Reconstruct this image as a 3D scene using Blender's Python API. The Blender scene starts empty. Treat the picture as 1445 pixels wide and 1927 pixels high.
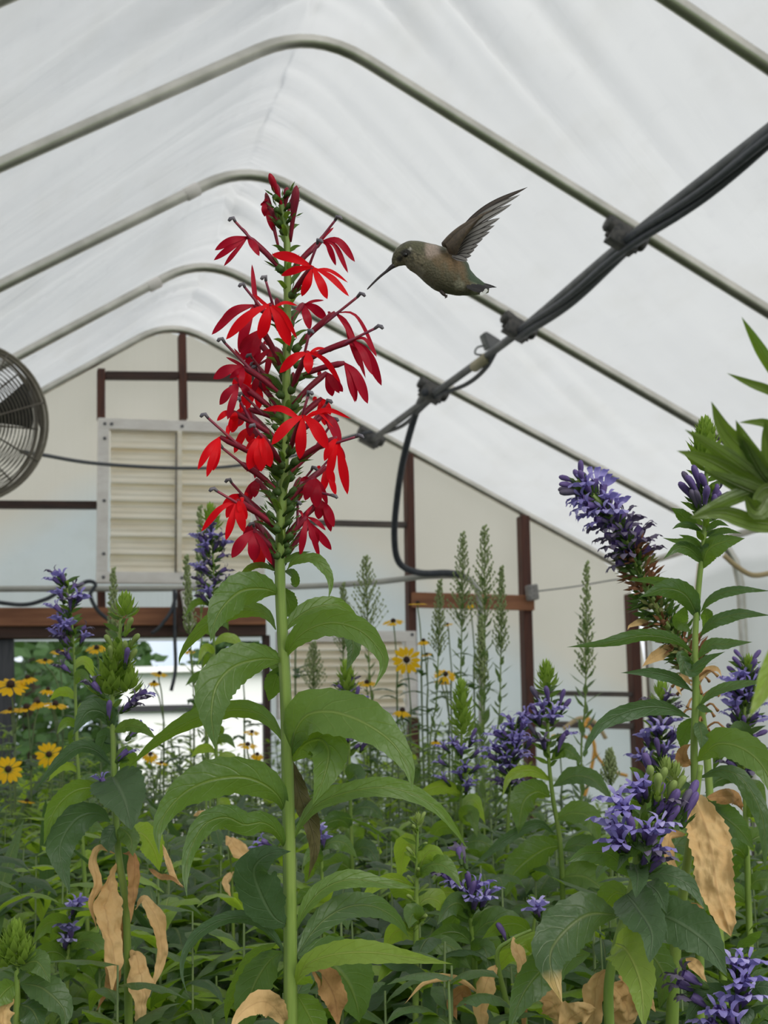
import bpy, math, random
import numpy as np
from mathutils import Vector, Matrix, noise
C = bpy.context.scene.collection
PI = math.pi
rng = random.Random(7)
# ------------------------------------------------------------------ camera
F = 2894.0; YAW, PITCH, ROLL = 0.2470, 0.1565, -0.0195
CAM = Vector((0, 0, 1.30))
cy, sy, cp, sp_, cr, sr = math.cos(YAW), math.sin(YAW), math.cos(PITCH), math.sin(PITCH), math.cos(ROLL), math.sin(ROLL)
FWD = Vector((sy*cp, cy*cp, sp_)); _r = Vector((cy, -sy, 0)); _u = _r.cross(FWD)
RT = cr*_r + sr*_u; UP = -sr*_r + cr*_u
cam = bpy.data.objects.new('camera', bpy.data.cameras.new('camera')); C.objects.link(cam)
M4 = Matrix((RT, UP, -FWD)).transposed().to_4x4(); M4.translation = CAM
cam.matrix_world = M4
cam.data.sensor_width = 36; cam.data.lens = F/1927*36; cam.data.clip_start = 0.05; cam.data.clip_end = 400
cam.data.dof.use_dof = True; cam.data.dof.focus_distance = 1.06; cam.data.dof.aperture_fstop = 24
S = bpy.context.scene; S.camera = cam
S.view_settings.view_transform = 'Standard'; S.view_settings.look = 'None'
S.view_settings.exposure = 0.0; S.view_settings.gamma = 1.0
S.cycles.max_bounces = 8; S.cycles.diffuse_bounces = 5; S.cycles.transparent_max_bounces = 6
S.cycles.caustics_reflective = False; S.cycles.caustics_refractive = False
S.cycles.use_denoising = True
SKY = 1.30; SUN = 3.0
# ------------------------------------------------------------------ sky and sun
w = bpy.data.worlds.new('sky'); S.world = w; w.use_nodes = True
nt = w.node_tree; bg = nt.nodes['Background']
tc = nt.nodes.new('ShaderNodeTexCoord'); sx = nt.nodes.new('ShaderNodeSeparateXYZ'); nt.links.new(tc.outputs['Generated'], sx.inputs[0])
rp = nt.nodes.new('ShaderNodeValToRGB'); nt.links.new(sx.outputs['Z'], rp.inputs[0])
rp.color_ramp.elements[0].position = 0.0; rp.color_ramp.elements[0].color = (0.50, 0.62, 0.78, 1)
rp.color_ramp.elements[1].position = 0.5; rp.color_ramp.elements[1].color = (0.93, 0.98, 1.0, 1)
nz = nt.nodes.new('ShaderNodeTexNoise'); nz.inputs['Scale'].default_value = 2.5; nz.inputs['Detail'].default_value = 5
nt.links.new(tc.outputs['Generated'], nz.inputs['Vector'])
mx = nt.nodes.new('ShaderNodeMix'); mx.data_type = 'RGBA'; mx.inputs['B'].default_value = (1, 0.99, 0.97, 1)
mr = nt.nodes.new('ShaderNodeMapRange'); mr.inputs['From Min'].default_value = .45; mr.inputs['From Max'].default_value = .6; mr.inputs['To Max'].default_value = .7
nt.links.new(nz.outputs['Fac'], mr.inputs['Value']); nt.links.new(mr.outputs['Result'], mx.inputs['Factor'])
nt.links.new(rp.outputs['Color'], mx.inputs['A']); nt.links.new(mx.outputs['Result'], bg.inputs['Color']); bg.inputs['Strength'].default_value = SKY
sun = bpy.data.objects.new('sun', bpy.data.lights.new('sun', 'SUN')); C.objects.link(sun)
sun.data.energy = SUN; sun.data.angle = math.radians(50); sun.data.color = (1, .96, .9)
sun.rotation_euler = Vector((0.42, -1.0, 0.86)).to_track_quat('Z', 'Y').to_euler()

# ------------------------------------------------------------------ pixel to place
def W(x, y, d):
    x, y, d = float(x), float(y), float(d)
    return CAM + d*(FWD + (x-722.5)/F*RT - (y-963.5)/F*UP)
def onY(x, y, Y):
    v = FWD + (x-722.5)/F*RT - (y-963.5)/F*UP
    return CAM + v*((Y-CAM.y)/v.y)
# ------------------------------------------------------------------ materials
def newmat(name):
    m = bpy.data.materials.new(name); m.use_nodes = True
    return m, m.node_tree, m.node_tree.nodes['Principled BSDF']
def L(nt, a, b): nt.links.new(a, b)
def col(c): return (c[0], c[1], c[2], 1)
def N(nt, t, **k):
    n = nt.nodes.new(t)
    for a, b in k.items(): setattr(n, a, b)
    return n
def mixc(nt, f, a, b):
    n = N(nt, 'ShaderNodeMix', data_type='RGBA')
    if isinstance(f, float): n.inputs['Factor'].default_value = f
    else: L(nt, f, n.inputs['Factor'])
    for k, v in (('A', a), ('B', b)):
        if isinstance(v, tuple): n.inputs[k].default_value = col(v)
        else: L(nt, v, n.inputs[k])
    return n.outputs['Result']
def math_(nt, op, a, b=None, c=None):
    n = N(nt, 'ShaderNodeMath', operation=op)
    for i, v in enumerate((a, b, c)):
        if v is None: continue
        if isinstance(v, (int, float)): n.inputs[i].default_value = v
        else: L(nt, v, n.inputs[i])
    return n.outputs[0]
def noise_(nt, scale, detail=3, vec=None, stretch=None, rough=.5):
    n = N(nt, 'ShaderNodeTexNoise'); n.inputs['Scale'].default_value = scale; n.inputs['Detail'].default_value = detail; n.inputs['Roughness'].default_value = rough
    if vec is None: vec = N(nt, 'ShaderNodeTexCoord').outputs['Object']
    if stretch:
        mp = N(nt, 'ShaderNodeMapping'); mp.inputs['Scale'].default_value = stretch; L(nt, vec, mp.inputs[0]); vec = mp.outputs[0]
    L(nt, vec, n.inputs['Vector']); return n.outputs['Fac']
def rng_(nt, v, a, b, c=0., d=1.):
    n = N(nt, 'ShaderNodeMapRange'); n.inputs['From Min'].default_value = a; n.inputs['From Max'].default_value = b
    n.inputs['To Min'].default_value = c; n.inputs['To Max'].default_value = d; L(nt, v, n.inputs['Value']); return n.outputs['Result']
def bump(nt, p, h, s=.3, dist=.01):
    b = N(nt, 'ShaderNodeBump'); b.inputs['Strength'].default_value = s; b.inputs['Distance'].default_value = dist
    L(nt, h, b.inputs['Height']); L(nt, b.outputs[0], p.inputs['Normal']); return b.outputs[0]
def simple(name, c, rough=.6, metal=0, c2=None, sc=20, stretch=None, bs=0, spec=.5):
    m, nt, p = newmat(name)
    p.inputs['Base Color'].default_value = col(c); p.inputs['Roughness'].default_value = rough; p.inputs['Metallic'].default_value = metal
    p.inputs['Specular IOR Level'].default_value = spec
    if c2 is not None:
        n = noise_(nt, sc, 4, stretch=stretch); L(nt, mixc(nt, rng_(nt, n, .35, .65), c, c2), p.inputs['Base Color'])
        if bs: bump(nt, p, n, bs, .004)
    return m
def thin(nt, p, colsock, trans, nrm=None):
    """principled plus light let through"""
    t = N(nt, 'ShaderNodeBsdfTranslucent'); mxs = N(nt, 'ShaderNodeMixShader'); mxs.inputs[0].default_value = trans
    if isinstance(colsock, tuple): t.inputs['Color'].default_value = col(colsock)
    else: L(nt, colsock, t.inputs['Color'])
    if nrm is not None: L(nt, nrm, t.inputs['Normal'])
    L(nt, p.outputs[0], mxs.inputs[1]); L(nt, t.outputs[0], mxs.inputs[2])
    L(nt, mxs.outputs[0], nt.nodes['Material Output'].inputs['Surface'])
def leafmat(name, c, c2, under, vein, glow, nv=9, rough=.40, trans=.38, tip=None, bs=.8):
    m, nt, p = newmat(name)
    uv = N(nt, 'ShaderNodeUVMap'); s = N(nt, 'ShaderNodeSeparateXYZ'); L(nt, uv.outputs[0], s.inputs[0])
    a = math_(nt, 'MULTIPLY', math_(nt, 'ABSOLUTE', math_(nt, 'SUBTRACT', s.outputs['Y'], .5)), 2.)
    mid = rng_(nt, a, .03, .10, 1., 0.)
    nn = noise_(nt, 60, 2)
    q = math_(nt, 'ADD', math_(nt, 'SUBTRACT', math_(nt, 'MULTIPLY', s.outputs['X'], float(nv)), math_(nt, 'MULTIPLY', math_(nt, 'POWER', a, 1.3), 1.4)), math_(nt, 'MULTIPLY', nn, .5))
    fr = math_(nt, 'ABSOLUTE', math_(nt, 'SUBTRACT', math_(nt, 'FRACT', q), .5))
    lat = math_(nt, 'MULTIPLY', rng_(nt, fr, .0, .08, .4, 0.), rng_(nt, a, .6, 1., 1., .2))
    v = math_(nt, 'MAXIMUM', mid, lat)
    big = noise_(nt, 14, 3)
    oi = N(nt, 'ShaderNodeObjectInfo')
    f = math_(nt, 'ADD', math_(nt, 'MULTIPLY', big, .9), math_(nt, 'MULTIPLY', oi.outputs['Random'], .5))
    base = mixc(nt, rng_(nt, f, .35, 1.05), c, c2)
    sp = noise_(nt, 420, 2); base = mixc(nt, rng_(nt, sp, .60, .72, 0., .35), base, tuple(min(1, x*2.2+.03) for x in c))
    base = mixc(nt, math_(nt, 'MULTIPLY', v, .55), base, vein)
    if tip is not None: base = mixc(nt, rng_(nt, math_(nt, 'ADD', s.outputs['X'], math_(nt, 'MULTIPLY', nn, .12)), .86, .97), base, tip)
    g = N(nt, 'ShaderNodeNewGeometry')
    base = mixc(nt, g.outputs['Backfacing'], base, mixc(nt, math_(nt, 'MULTIPLY', v, .6), under, vein))
    L(nt, base, p.inputs['Base Color']); p.inputs['Roughness'].default_value = rough; p.inputs['Specular IOR Level'].default_value = .45
    cell = math_(nt, 'SUBTRACT', noise_(nt, 130, 2), math_(nt, 'MULTIPLY', v, .5))
    nr = bump(nt, p, cell, bs, .0015)
    thin(nt, p, mixc(nt, math_(nt, 'MULTIPLY', v, .35), glow, tuple(min(.95, x*1.25+.03) for x in glow)), trans, nr)
    return m
M = {}
M['leaf'] = leafmat('leaf', (0.056, 0.115, 0.03), (0.092, 0.155, 0.045), (.105, .18, .04), (0.2174, 0.2707, 0.0770), (.34, .56, .035))
M['leaf_deep'] = leafmat('leaf_deep', (0.038, 0.08, 0.032), (0.066, 0.118, 0.048), (0.075, 0.13, 0.05), (0.1901, 0.2254, 0.0857), (0.2363, 0.4312, 0.0375))
M['leaf_pale'] = leafmat('leaf_pale', (0.1260, 0.2075, 0.0318), (0.2277, 0.3323, 0.0477), (0.1986, 0.2788, 0.0513), (0.3528, 0.4061, 0.1116), (0.6125, 0.9000, 0.0600))
M['leaf_grey'] = leafmat('leaf_grey', (0.052, 0.098, 0.048), (0.085, 0.14, 0.07), (0.085, 0.145, 0.065), (0.17, 0.23, 0.13), (0.12, 0.24, 0.05))
M['leaf_spike'] = leafmat('leaf_spike', (0.0963, 0.1560, 0.0597), (0.1615, 0.2295, 0.0939), (0.1615, 0.2295, 0.0867), (0.1872, 0.2304, 0.1296), (0.2500, 0.4000, 0.1000))
M['leaf_drytip'] = leafmat('leaf_drytip', (0.045, 0.088, 0.04), (0.075, 0.125, 0.058), (0.1219, 0.1734, 0.0477), (0.2030, 0.2254, 0.0857), (0.2363, 0.3912, 0.0375), tip=(.62, .42, .16))
M['lily'] = leafmat('lily', (0.0630, 0.1037, 0.0278), (0.1147, 0.1598, 0.0383), (0.1219, 0.1734, 0.0426), (0.1361, 0.1685, 0.0511), (0.2363, 0.3912, 0.0300), nv=0)
M['wither'] = leafmat('wither', (0.0837, 0.0733, 0.0351), (0.1526, 0.1266, 0.0607), (0.1373, 0.1198, 0.0513), (0.2304, 0.1915, 0.1030), (0.1175, 0.0975, 0.0300), trans=.1, bs=1)
def drymat(name, a, b, c3):
    m, nt, p = newmat(name)
    n1 = noise_(nt, 25, 5, rough=.6); n2 = noise_(nt, 90, 4)
    base = mixc(nt, rng_(nt, n1, .35, .7), a, b); base = mixc(nt, rng_(nt, n2, .58, .75, 0., .6), base, c3)
    uv = N(nt, 'ShaderNodeUVMap'); s = N(nt, 'ShaderNodeSeparateXYZ'); L(nt, uv.outputs[0], s.inputs[0])
    aa = math_(nt, 'ABSOLUTE', math_(nt, 'SUBTRACT', s.outputs['Y'], .5)); base = mixc(nt, rng_(nt, aa, .01, .04, .5, 0.), base, c3)
    L(nt, base, p.inputs['Base Color']); p.inputs['Roughness'].default_value = .75
    nr = bump(nt, p, noise_(nt, 55, 4, stretch=(1, 1, .5)), .9, .006); thin(nt, p, mixc(nt, n1, a, b), .3, nr); return m
M['dry'] = drymat('dry', (.66, .41, .17), (.80, .55, .26), (.45, .24, .10))
M['dry_brown'] = drymat('dry_brown', (.42, .21, .08), (.55, .32, .12), (.22, .09, .04))
def petalmat(name, c, c2, glow, trans=.35, rough=.45):
    m, nt, p = newmat(name)
    uv = N(nt, 'ShaderNodeUVMap'); s = N(nt, 'ShaderNodeSeparateXYZ'); L(nt, uv.outputs[0], s.inputs[0])
    st = noise_(nt, 1, 3, vec=uv.outputs[0], stretch=(3, 22, 1)); b = mixc(nt, rng_(nt, st, .3, .7), c, c2)
    L(nt, b, p.inputs['Base Color']); p.inputs['Roughness'].default_value = rough; p.inputs['Specular IOR Level'].default_value = .25
    bump(nt, p, st, .3, .0006); thin(nt, p, glow, trans); return m
M['red'] = petalmat('red', (.85, .003, .012), (1., .008, .014), (1., .005, .02), .45)
M['crimson'] = petalmat('crimson', (.36, .008, .03), (.55, .008, .03), (.6, .004, .03), .35)
M['red_tube'] = petalmat('red_tube', (.20, .012, .035), (.33, .03, .05), (.3, .01, .03), .2)
M['column'] = simple('column', (.22, .03, .07), .5, c2=(.32, .05, .07), sc=80)
M['anther'] = simple('anther', (.10, .095, .12), .6, c2=(.2, .18, .2), sc=300)
M['violet'] = petalmat('violet', (.28, .23, .57), (.40, .35, .72), (.34, .29, .78), .35)
M['violet_lip'] = petalmat('violet_lip', (.44, .38, .76), (.66, .61, .92), (.36, .30, .9), .35)
M['purple_tube'] = petalmat('purple_tube', (.14, .09, .26), (.24, .17, .42), (.18, .11, .42), .25)
M['bud_purple'] = petalmat('bud_purple', (.13, .11, .20), (.20, .17, .22), (.15, .1, .25), .2)
M['bud_green'] = petalmat('bud_green', (.26, .36, .10), (.38, .47, .16), (.4, .5, .1), .3)
M['calyx'] = petalmat('calyx', (.06, .12, .03), (.10, .17, .04), (.12, .24, .02), .3)
M['tuft'] = petalmat('tuft', (.20, .32, .05), (.34, .46, .09), (.38, .58, .05), .35)
M['stem'] = simple('stem', (.15, .24, .04), .42, c2=(.23, .32, .07), sc=18, stretch=(6, 6, .6))
M['stem_dark'] = simple('stem_dark', (.10, .15, .05), .55, c2=(.14, .2, .06), sc=25)
M['seed'] = petalmat('seed', (.16, .19, .06), (.28, .28, .11), (.2, .24, .06), .2)
M['spray'] = petalmat('spray', (.34, .42, .17), (.46, .52, .26), (.4, .5, .2), .3)
M['seed_brown'] = petalmat('seed_brown', (.22, .10, .05), (.33, .16, .08), (.25, .1, .04), .2)
M['yellow'] = petalmat('yellow', (.95, .52, .005), (1., .62, .01), (1., .62, .005), .4)
M['cone'] = simple('cone', (.022, .012, .008), .8, c2=(.05, .02, .012), sc=300)
M['steel'] = simple('steel', (.74, .71, .64), .33, .9, c2=(.56, .54, .48), sc=9, stretch=(1, 1, 1))
M['steel_dark'] = simple('steel_dark', (.13, .135, .14), .55, .3, c2=(.2, .2, .2), sc=12)
M['clamp'] = simple('clamp', (.07, .07, .07), .6, .4, c2=(.14, .13, .12), sc=60)
M['rubber'] = simple('rubber', (.03, .036, .045), .5, c2=(.05, .055, .065), sc=30)
M['conduit'] = simple('conduit', (.50, .49, .43), .5, c2=(.40, .39, .35), sc=8)
M['woodred'] = simple('woodred', (.115, .038, .022), .7, c2=(.07, .026, .018), sc=6, stretch=(8, 8, 1), bs=.3)
M['wooddark'] = simple('wooddark', (.07, .035, .026), .75, c2=(.04, .024, .02), sc=6, stretch=(1, 8, 8), bs=.3)
M['woodbeam'] = simple('woodbeam', (.40, .17, .08), .7, c2=(.25, .10, .05), sc=3, stretch=(1, 8, 10), bs=.4)
M['woodlow'] = simple('woodlow', (.06, .034, .026), .75, c2=(.10, .05, .035), sc=3, stretch=(1, 8, 10), bs=.4)
M['woodgrey'] = simple('woodgrey', (.065, .068, .075), .8, c2=(.11, .11, .12), sc=5, stretch=(8, 8, 1), bs=.4)
M['battens'] = simple('battens', (.15, .12, .10), .8, c2=(.09, .075, .07), sc=6, stretch=(1, 8, 10))
M['white_paint'] = simple('white_paint', (.92, .87, .81), .45, c2=(.82, .76, .70), sc=5, stretch=(2, 2, 5))
M['alu'] = simple('alu', (.98, .91, .76), .40, 0, c2=(.90, .80, .62), sc=3, stretch=(1, 1, 9))
M['screw'] = simple('screw', (.15, .15, .16), .5, .6)
M['fan'] = simple('fan', (.20, .175, .14), .5, .4, c2=(.14, .12, .095), sc=30)
M['fanrim'] = simple('fanrim', (.28, .25, .19), .5, .4, c2=(.2, .17, .13), sc=20)
M['fanmotor'] = simple('fanmotor', (.06, .055, .05), .6)
M['boxgrey'] = simple('boxgrey', (.16, .17, .165), .6, .2, c2=(.24, .25, .24), sc=30)
M['concrete'] = simple('concrete', (.35, .33, .31), .9, c2=(.22, .21, .2), sc=60)
M['tape'] = simple('tape', (.42, .37, .24), .6)
M['hose_tan'] = simple('hose_tan', (.55, .42, .22), .5)
M['cord_orange'] = simple('cord_orange', (.85, .42, .06), .5)
M['soil'] = simple('soil', (.045, .035, .026), .95, c2=(.02, .017, .013), sc=15, bs=.6)
M['grass'] = simple('grass', (.06, .11, .03), .95, c2=(.10, .14, .05), sc=1.5)
M['tree'] = petalmat('tree', (.035, .08, .025), (.06, .12, .035), (.08, .16, .02), .3)
M['bark'] = simple('bark', (.07, .05, .035), .9)
M['outwhite'] = simple('outwhite', (.88, .88, .88), .6)
M['outdark'] = simple('outdark', (.03, .03, .035), .7)

def filmmat(name, c, wr, dirt, cream=None):
    m, nt, p = newmat(name)
    geo = N(nt, 'ShaderNodeNewGeometry'); pos = geo.outputs['Position']
    d1 = noise_(nt, 1.1, 6, vec=pos, rough=.62); d2 = noise_(nt, 5, 5, vec=pos, stretch=(1, .35, 1)); d3 = noise_(nt, 30, 4, vec=pos, stretch=(1, .2, 1))
    base = mixc(nt, rng_(nt, d1, .35, .7, 0., dirt), c, tuple(x*k for x, k in zip(c, (.86, .86, .87))))
    base = mixc(nt, rng_(nt, d2, .52, .75, 0., dirt), base, tuple(x*k for x, k in zip(c, (.87, .86, .83))))
    base = mixc(nt, rng_(nt, d3, .60, .8, 0., .5*dirt), base, tuple(x*k for x, k in zip(c, (.80, .80, .81))))
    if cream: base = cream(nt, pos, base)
    p.inputs['Roughness'].default_value = .35; p.inputs['Specular IOR Level'].default_value = .4
    L(nt, base, p.inputs['Base Color'])
    sp3 = N(nt, 'ShaderNodeSeparateXYZ'); L(nt, pos, sp3.inputs[0])
    au_ = math_(nt, 'ABSOLUTE', math_(nt, 'SUBTRACT', sp3.outputs['X'], 0.98)); cb = N(nt, 'ShaderNodeCombineXYZ')
    L(nt, math_(nt, 'ADD', math_(nt, 'MULTIPLY', au_, -1.9), math_(nt, 'MULTIPLY', sp3.outputs['Y'], 2.7)), cb.inputs[0]); L(nt, math_(nt, 'ADD', math_(nt, 'MULTIPLY', au_, .30), math_(nt, 'MULTIPLY', sp3.outputs['Y'], .2)), cb.inputs[1])
    fo = noise_(nt, 1.6, 4, vec=cb.outputs[0], rough=.55); fo = math_(nt, 'POWER', rng_(nt, fo, .35, .65), 1.5)
    mk = math_(nt, 'MULTIPLY', rng_(nt, noise_(nt, .7, 2, vec=pos), .38, .62), math_(nt, 'MULTIPLY', rng_(nt, au_, .2, 3.2, 1., .15), rng_(nt, sp3.outputs['X'], .9, 1.1, 1., .25)))
    h = math_(nt, 'ADD', noise_(nt, 1.3, 2, vec=pos, stretch=(1.6, .5, 1.0)), math_(nt, 'MULTIPLY', math_(nt, 'MULTIPLY', fo, mk), 1.1))
    nr = bump(nt, p, h, wr, .12)
    thin(nt, p, base, .72, nr); return m
M['film'] = filmmat('film', (.53, .535, .54), .20, .5)

# ------------------------------------------------------------------ mesh building
ORG = {}
def tag(o, label=None, cat=None, group=None, kind=None):
    if label: o['label'] = label
    if cat: o['category'] = cat
    if group: o['group'] = group
    if kind: o['kind'] = kind
    return o
def thing(name, loc, label, cat, group=None):
    o = bpy.data.objects.new(name, None); C.objects.link(o); o.location = loc; o.empty_display_size = .05
    ORG[o.name] = Vector(loc); return tag(o, label, cat, group)
class MB:
    def __init__(s): s.v = []; s.f = []; s.uv = []
    def grid(s, P, closed=False, u0=0, u1=1):
        """P[i][j] points; i along, j across"""
        n, m = len(P), len(P[0]); b = len(s.v)
        for r in P: s.v.extend([tuple(q) for q in r])
        mm = m if closed else m-1
        for i in range(n-1):
            for j in range(mm):
                k = (j+1) % m
                s.f.append((b+i*m+j, b+(i+1)*m+j, b+(i+1)*m+k, b+i*m+k))
                ua, ub = u0+(u1-u0)*i/(n-1), u0+(u1-u0)*(i+1)/(n-1); va, vb = j/mm, (j+1)/mm
                s.uv.append(((ua, va), (ub, va), (ub, vb), (ua, vb)))
    def tube(s, pts, rad, seg=8, cap=True):
        pts = [Vector(p) for p in pts]; n = len(pts)
        rad = [float(rad)]*n if isinstance(rad, (int, float)) else [float(q) for q in rad]
        t0 = (pts[1]-pts[0]).normalized(); a = t0.orthogonal().normalized(); rows = []
        for i in range(n):
            t = (pts[min(i+1, n-1)]-pts[max(i-1, 0)]).normalized()
            a = (a - t*a.dot(t)).normalized(); b = t.cross(a)
            rows.append([pts[i]+rad[i]*(math.cos(2*PI*k/seg)*a+math.sin(2*PI*k/seg)*b) for k in range(seg)])
        b0 = len(s.v); s.grid(rows, True)
        if cap:
            s.f.append(tuple(b0+k for k in range(seg))); s.uv.append(tuple((0, 0) for _ in range(seg)))
            e = b0+(n-1)*seg; s.f.append(tuple(e+k for k in reversed(range(seg)))); s.uv.append(tuple((0, 0) for _ in range(seg)))
    def box(s, c, ax, ay, az):
        """centre and three half vectors"""
        c, ax, ay, az = map(Vector, (c, ax, ay, az)); b = len(s.v)
        for k in range(8): s.v.append(tuple(c+(ax if k & 1 else -ax)+(ay if k & 2 else -ay)+(az if k & 4 else -az)))
        for q in ((0, 2, 3, 1), (4, 5, 7, 6), (0, 1, 5, 4), (2, 6, 7, 3), (0, 4, 6, 2), (1, 3, 7, 5)):
            s.f.append(tuple(b+k for k in q)); s.uv.append(((0, 0), (1, 0), (1, 1), (0, 1)))
    def sphere(s, c, r, n=10, sq=(1, 1, 1)):
        c = Vector(c); rows = []
        for i in range(n+1):
            th = PI*i/n
            rows.append([c+Vector((r*sq[0]*max(1e-4, math.sin(th))*math.cos(2*PI*k/(n*2)), r*sq[1]*max(1e-4, math.sin(th))*math.sin(2*PI*k/(n*2)), r*sq[2]*math.cos(th))) for k in range(n*2)])
        s.grid(rows, True)
    def build(s, name, mat, parent=None, smooth=True, org=None, bevel=0):
        o0 = Vector(org) if org is not None else (ORG[parent.name] if parent else Vector((0, 0, 0)))
        me = bpy.data.meshes.new(name)
        v = np.array(s.v, dtype=float)-np.array(o0)
        me.from_pydata(v.tolist(), [], s.f)
        uvl = me.uv_layers.new(name='UVMap'); uvl.data.foreach_set('uv', np.array([c for f in s.uv for c in f], dtype=np.float32).ravel())
        if smooth: me.polygons.foreach_set('use_smooth', [True]*len(me.polygons))
        me.materials.append(M[mat] if isinstance(mat, str) else mat); me.update()
        o = bpy.data.objects.new(name, me); C.objects.link(o)
        if parent: o.parent = parent; ORG[o.name] = ORG[parent.name]
        else: o.location = o0; ORG[o.name] = o0
        if bevel:
            b = o.modifiers.new('bevel', 'BEVEL'); b.width = bevel; b.segments = 2
        return o
def spline(pts, n):
    """Catmull-Rom through points (tuples or vectors), n samples, roughly even"""
    P = [np.array(p, dtype=float) for p in pts]
    if len(P) == 2: return [P[0]+(P[1]-P[0])*i/(n-1) for i in range(n)]
    P = [2*P[0]-P[1]]+P+[2*P[-1]-P[-2]]
    seg = [np.linalg.norm(P[i+1]-P[i])+1e-9 for i in range(1, len(P)-2)]; tot = sum(seg); out = []
    for k in range(n):
        s = tot*k/(n-1); i = 0
        while i < len(seg)-1 and s > seg[i]: s -= seg[i]; i += 1
        t = min(1, s/seg[i]); a, b, c, d = P[i], P[i+1], P[i+2], P[i+3]
        out.append(.5*((2*b)+(-a+c)*t+(2*a-5*b+4*c-d)*t*t+(-a+3*b-3*c+d)*t**3))
    return out
def prof_leaf(u): return max(.07, math.sin(PI*min(1, u)**.80)**1.15) if u < .9 else max(.0, math.sin(PI*u**.80)**1.15)
def prof_ovate(u): return max(.0, math.sin(PI*min(1, u**.62))**.85)
def prof_petal(u): return max(.12*(1-u), math.sin(PI*min(1, (.10+.90*u)**1.5))**.75) if u < .999 else 0.0
def prof_strap(u): return max(0., min(1, .35+u*2)*(1-u**5))
def prof_lily(u): return max(0., min(1, .45+.9*u)*(1-u**2.6))
def prof_rag(u): return max(0., min(1, .30+u*3.2)*(1-max(0, (u-.55)/.45)**1.4*.72)*min(1, (1-u)*14))
PROF = dict(rag=prof_rag, leaf=prof_leaf, ovate=prof_ovate, petal=prof_petal, strap=prof_strap, lily=prof_lily)
def strip(mb, pts, sides, width, prof='leaf', m=6, fold=.22, serr=0, nt_=16, ripple=.06, rk=3, seed=0, curl=0, crink=0):
    """leaf blade: pts, unit side vectors, full width"""
    f = PROF[prof]; n = len(pts); rows = []; r = random.Random(seed); ph = r.random()*6, r.random()*6
    for i in range(n):
        u = i/(n-1); t = Vector(pts[min(i+1, n-1)])-Vector(pts[max(i-1, 0)]); t.normalize()
        s = Vector(sides[i]); s = (s-t*s.dot(t)).normalized(); nn = t.cross(s)*-1
        hw = width*.5*f(u); row = []
        for j in range(m+1):
            v = 2*j/m-1; a = abs(v)
            ww = hw
            if serr and a > .99: ww = hw*(1+serr*((u*nt_) % 1 if v > 0 else (u*nt_+.5) % 1))
            rip = ripple*width*a*a*math.sin(rk*2*PI*u+ph[0 if v > 0 else 1])*f(u)
            cu = curl*a*a*hw
            if crink: ww *= 1+.30*noise.noise(Vector((u*5, seed*3.1, 1 if v > 0 else 9)))*a; q_ = Vector(pts[i])*90+s*v*hw*90; cu += crink*width*(noise.noise(q_+Vector((seed, 0, 0)))+.6*noise.noise(q_*2.3))
            row.append(Vector(pts[i])+s*(v*ww*(1-.25*fold*a))+nn*(fold*a*hw+rip-cu))
        rows.append(row)
    mb.grid(rows)
def px3(pts, d0, dz):
    """pixel points with a depth that changes to d0+dz at the far end"""
    n = len(pts); out = []
    for i, p in enumerate(pts):
        if len(p) > 2: d = d0+p[2]
        elif isinstance(dz, (list, tuple)): d = d0+dz[i]
        else: d = d0+dz*(i/(n-1))**.9
        out.append(W(p[0], p[1], d))
    return out
def pleaf(mb, pts, wpx, d0, dz=0., phi=(25, 25), top=1, n=30, **k):
    P = [Vector(q) for q in spline(px3(pts, d0, dz), n)]
    if not isinstance(phi, tuple): phi = (phi, phi)
    sides = []
    for i, p in enumerate(P):
        u = i/(n-1); t = (P[min(i+1, n-1)]-P[max(i-1, 0)]).normalized(); v = (CAM-p).normalized()
        pr = t.cross(v).normalized(); a = math.radians(phi[0]+(phi[1]-phi[0])*u)
        sides.append((pr*math.cos(a)+v*math.sin(a))*top)
    k.setdefault('fold', .25)
    strip(mb, P, sides, wpx*d0/F, **k)
SEED = [0]
def leafpart(root, name, pts, wpx, d0, dz=0., phi=(25, 25), top=1, mat='leaf', label=None, **k):
    SEED[0] += 1; mb = MB(); k.setdefault('serr', .17); k.setdefault('seed', SEED[0])
    pleaf(mb, pts, wpx, d0, dz, phi, top, **k)
    o = mb.build(name, mat, root)
    if label: o['label'] = label
    return o

# ================================================================== THE GREENHOUSE
Y4 = 8.58; SPC = 1.220; RX, RZ = 0.979, 1.30+2.47; AL, AR = .528, .4855
HP = {0: ([], [(1262, 0), (1445, 123)]),
      1: ([(0, 310), (250, 201), (523, 79)], [(720, 134), (1151, 404), (1227, 446), (1445, 588)]),
      2: ([(0, 541), (120, 476), (433, 326)], [(573, 364), (717, 456), (951, 588), (1016, 618), (1312, 799)]),
      3: ([(30, 672.5), (286, 536), (352, 500)], [(475, 528), (720, 666), (795, 708), (855, 741), (1146, 887)]),
      4: ([(76, 739), (299, 616)], [(428, 661), (719, 816.5), (972, 964), (1126, 1041)])}
XR = onY(1173, 1079, Y4).x+.02; XL = 2*RX-XR
def fitline(px, Y, fall):
    if len(px) < 2: return fall
    q = [onY(x, y, Y) for x, y in px]; a = np.polyfit([p.x for p in q], [p.z for p in q], 1); return a[0], a[1]
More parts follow.
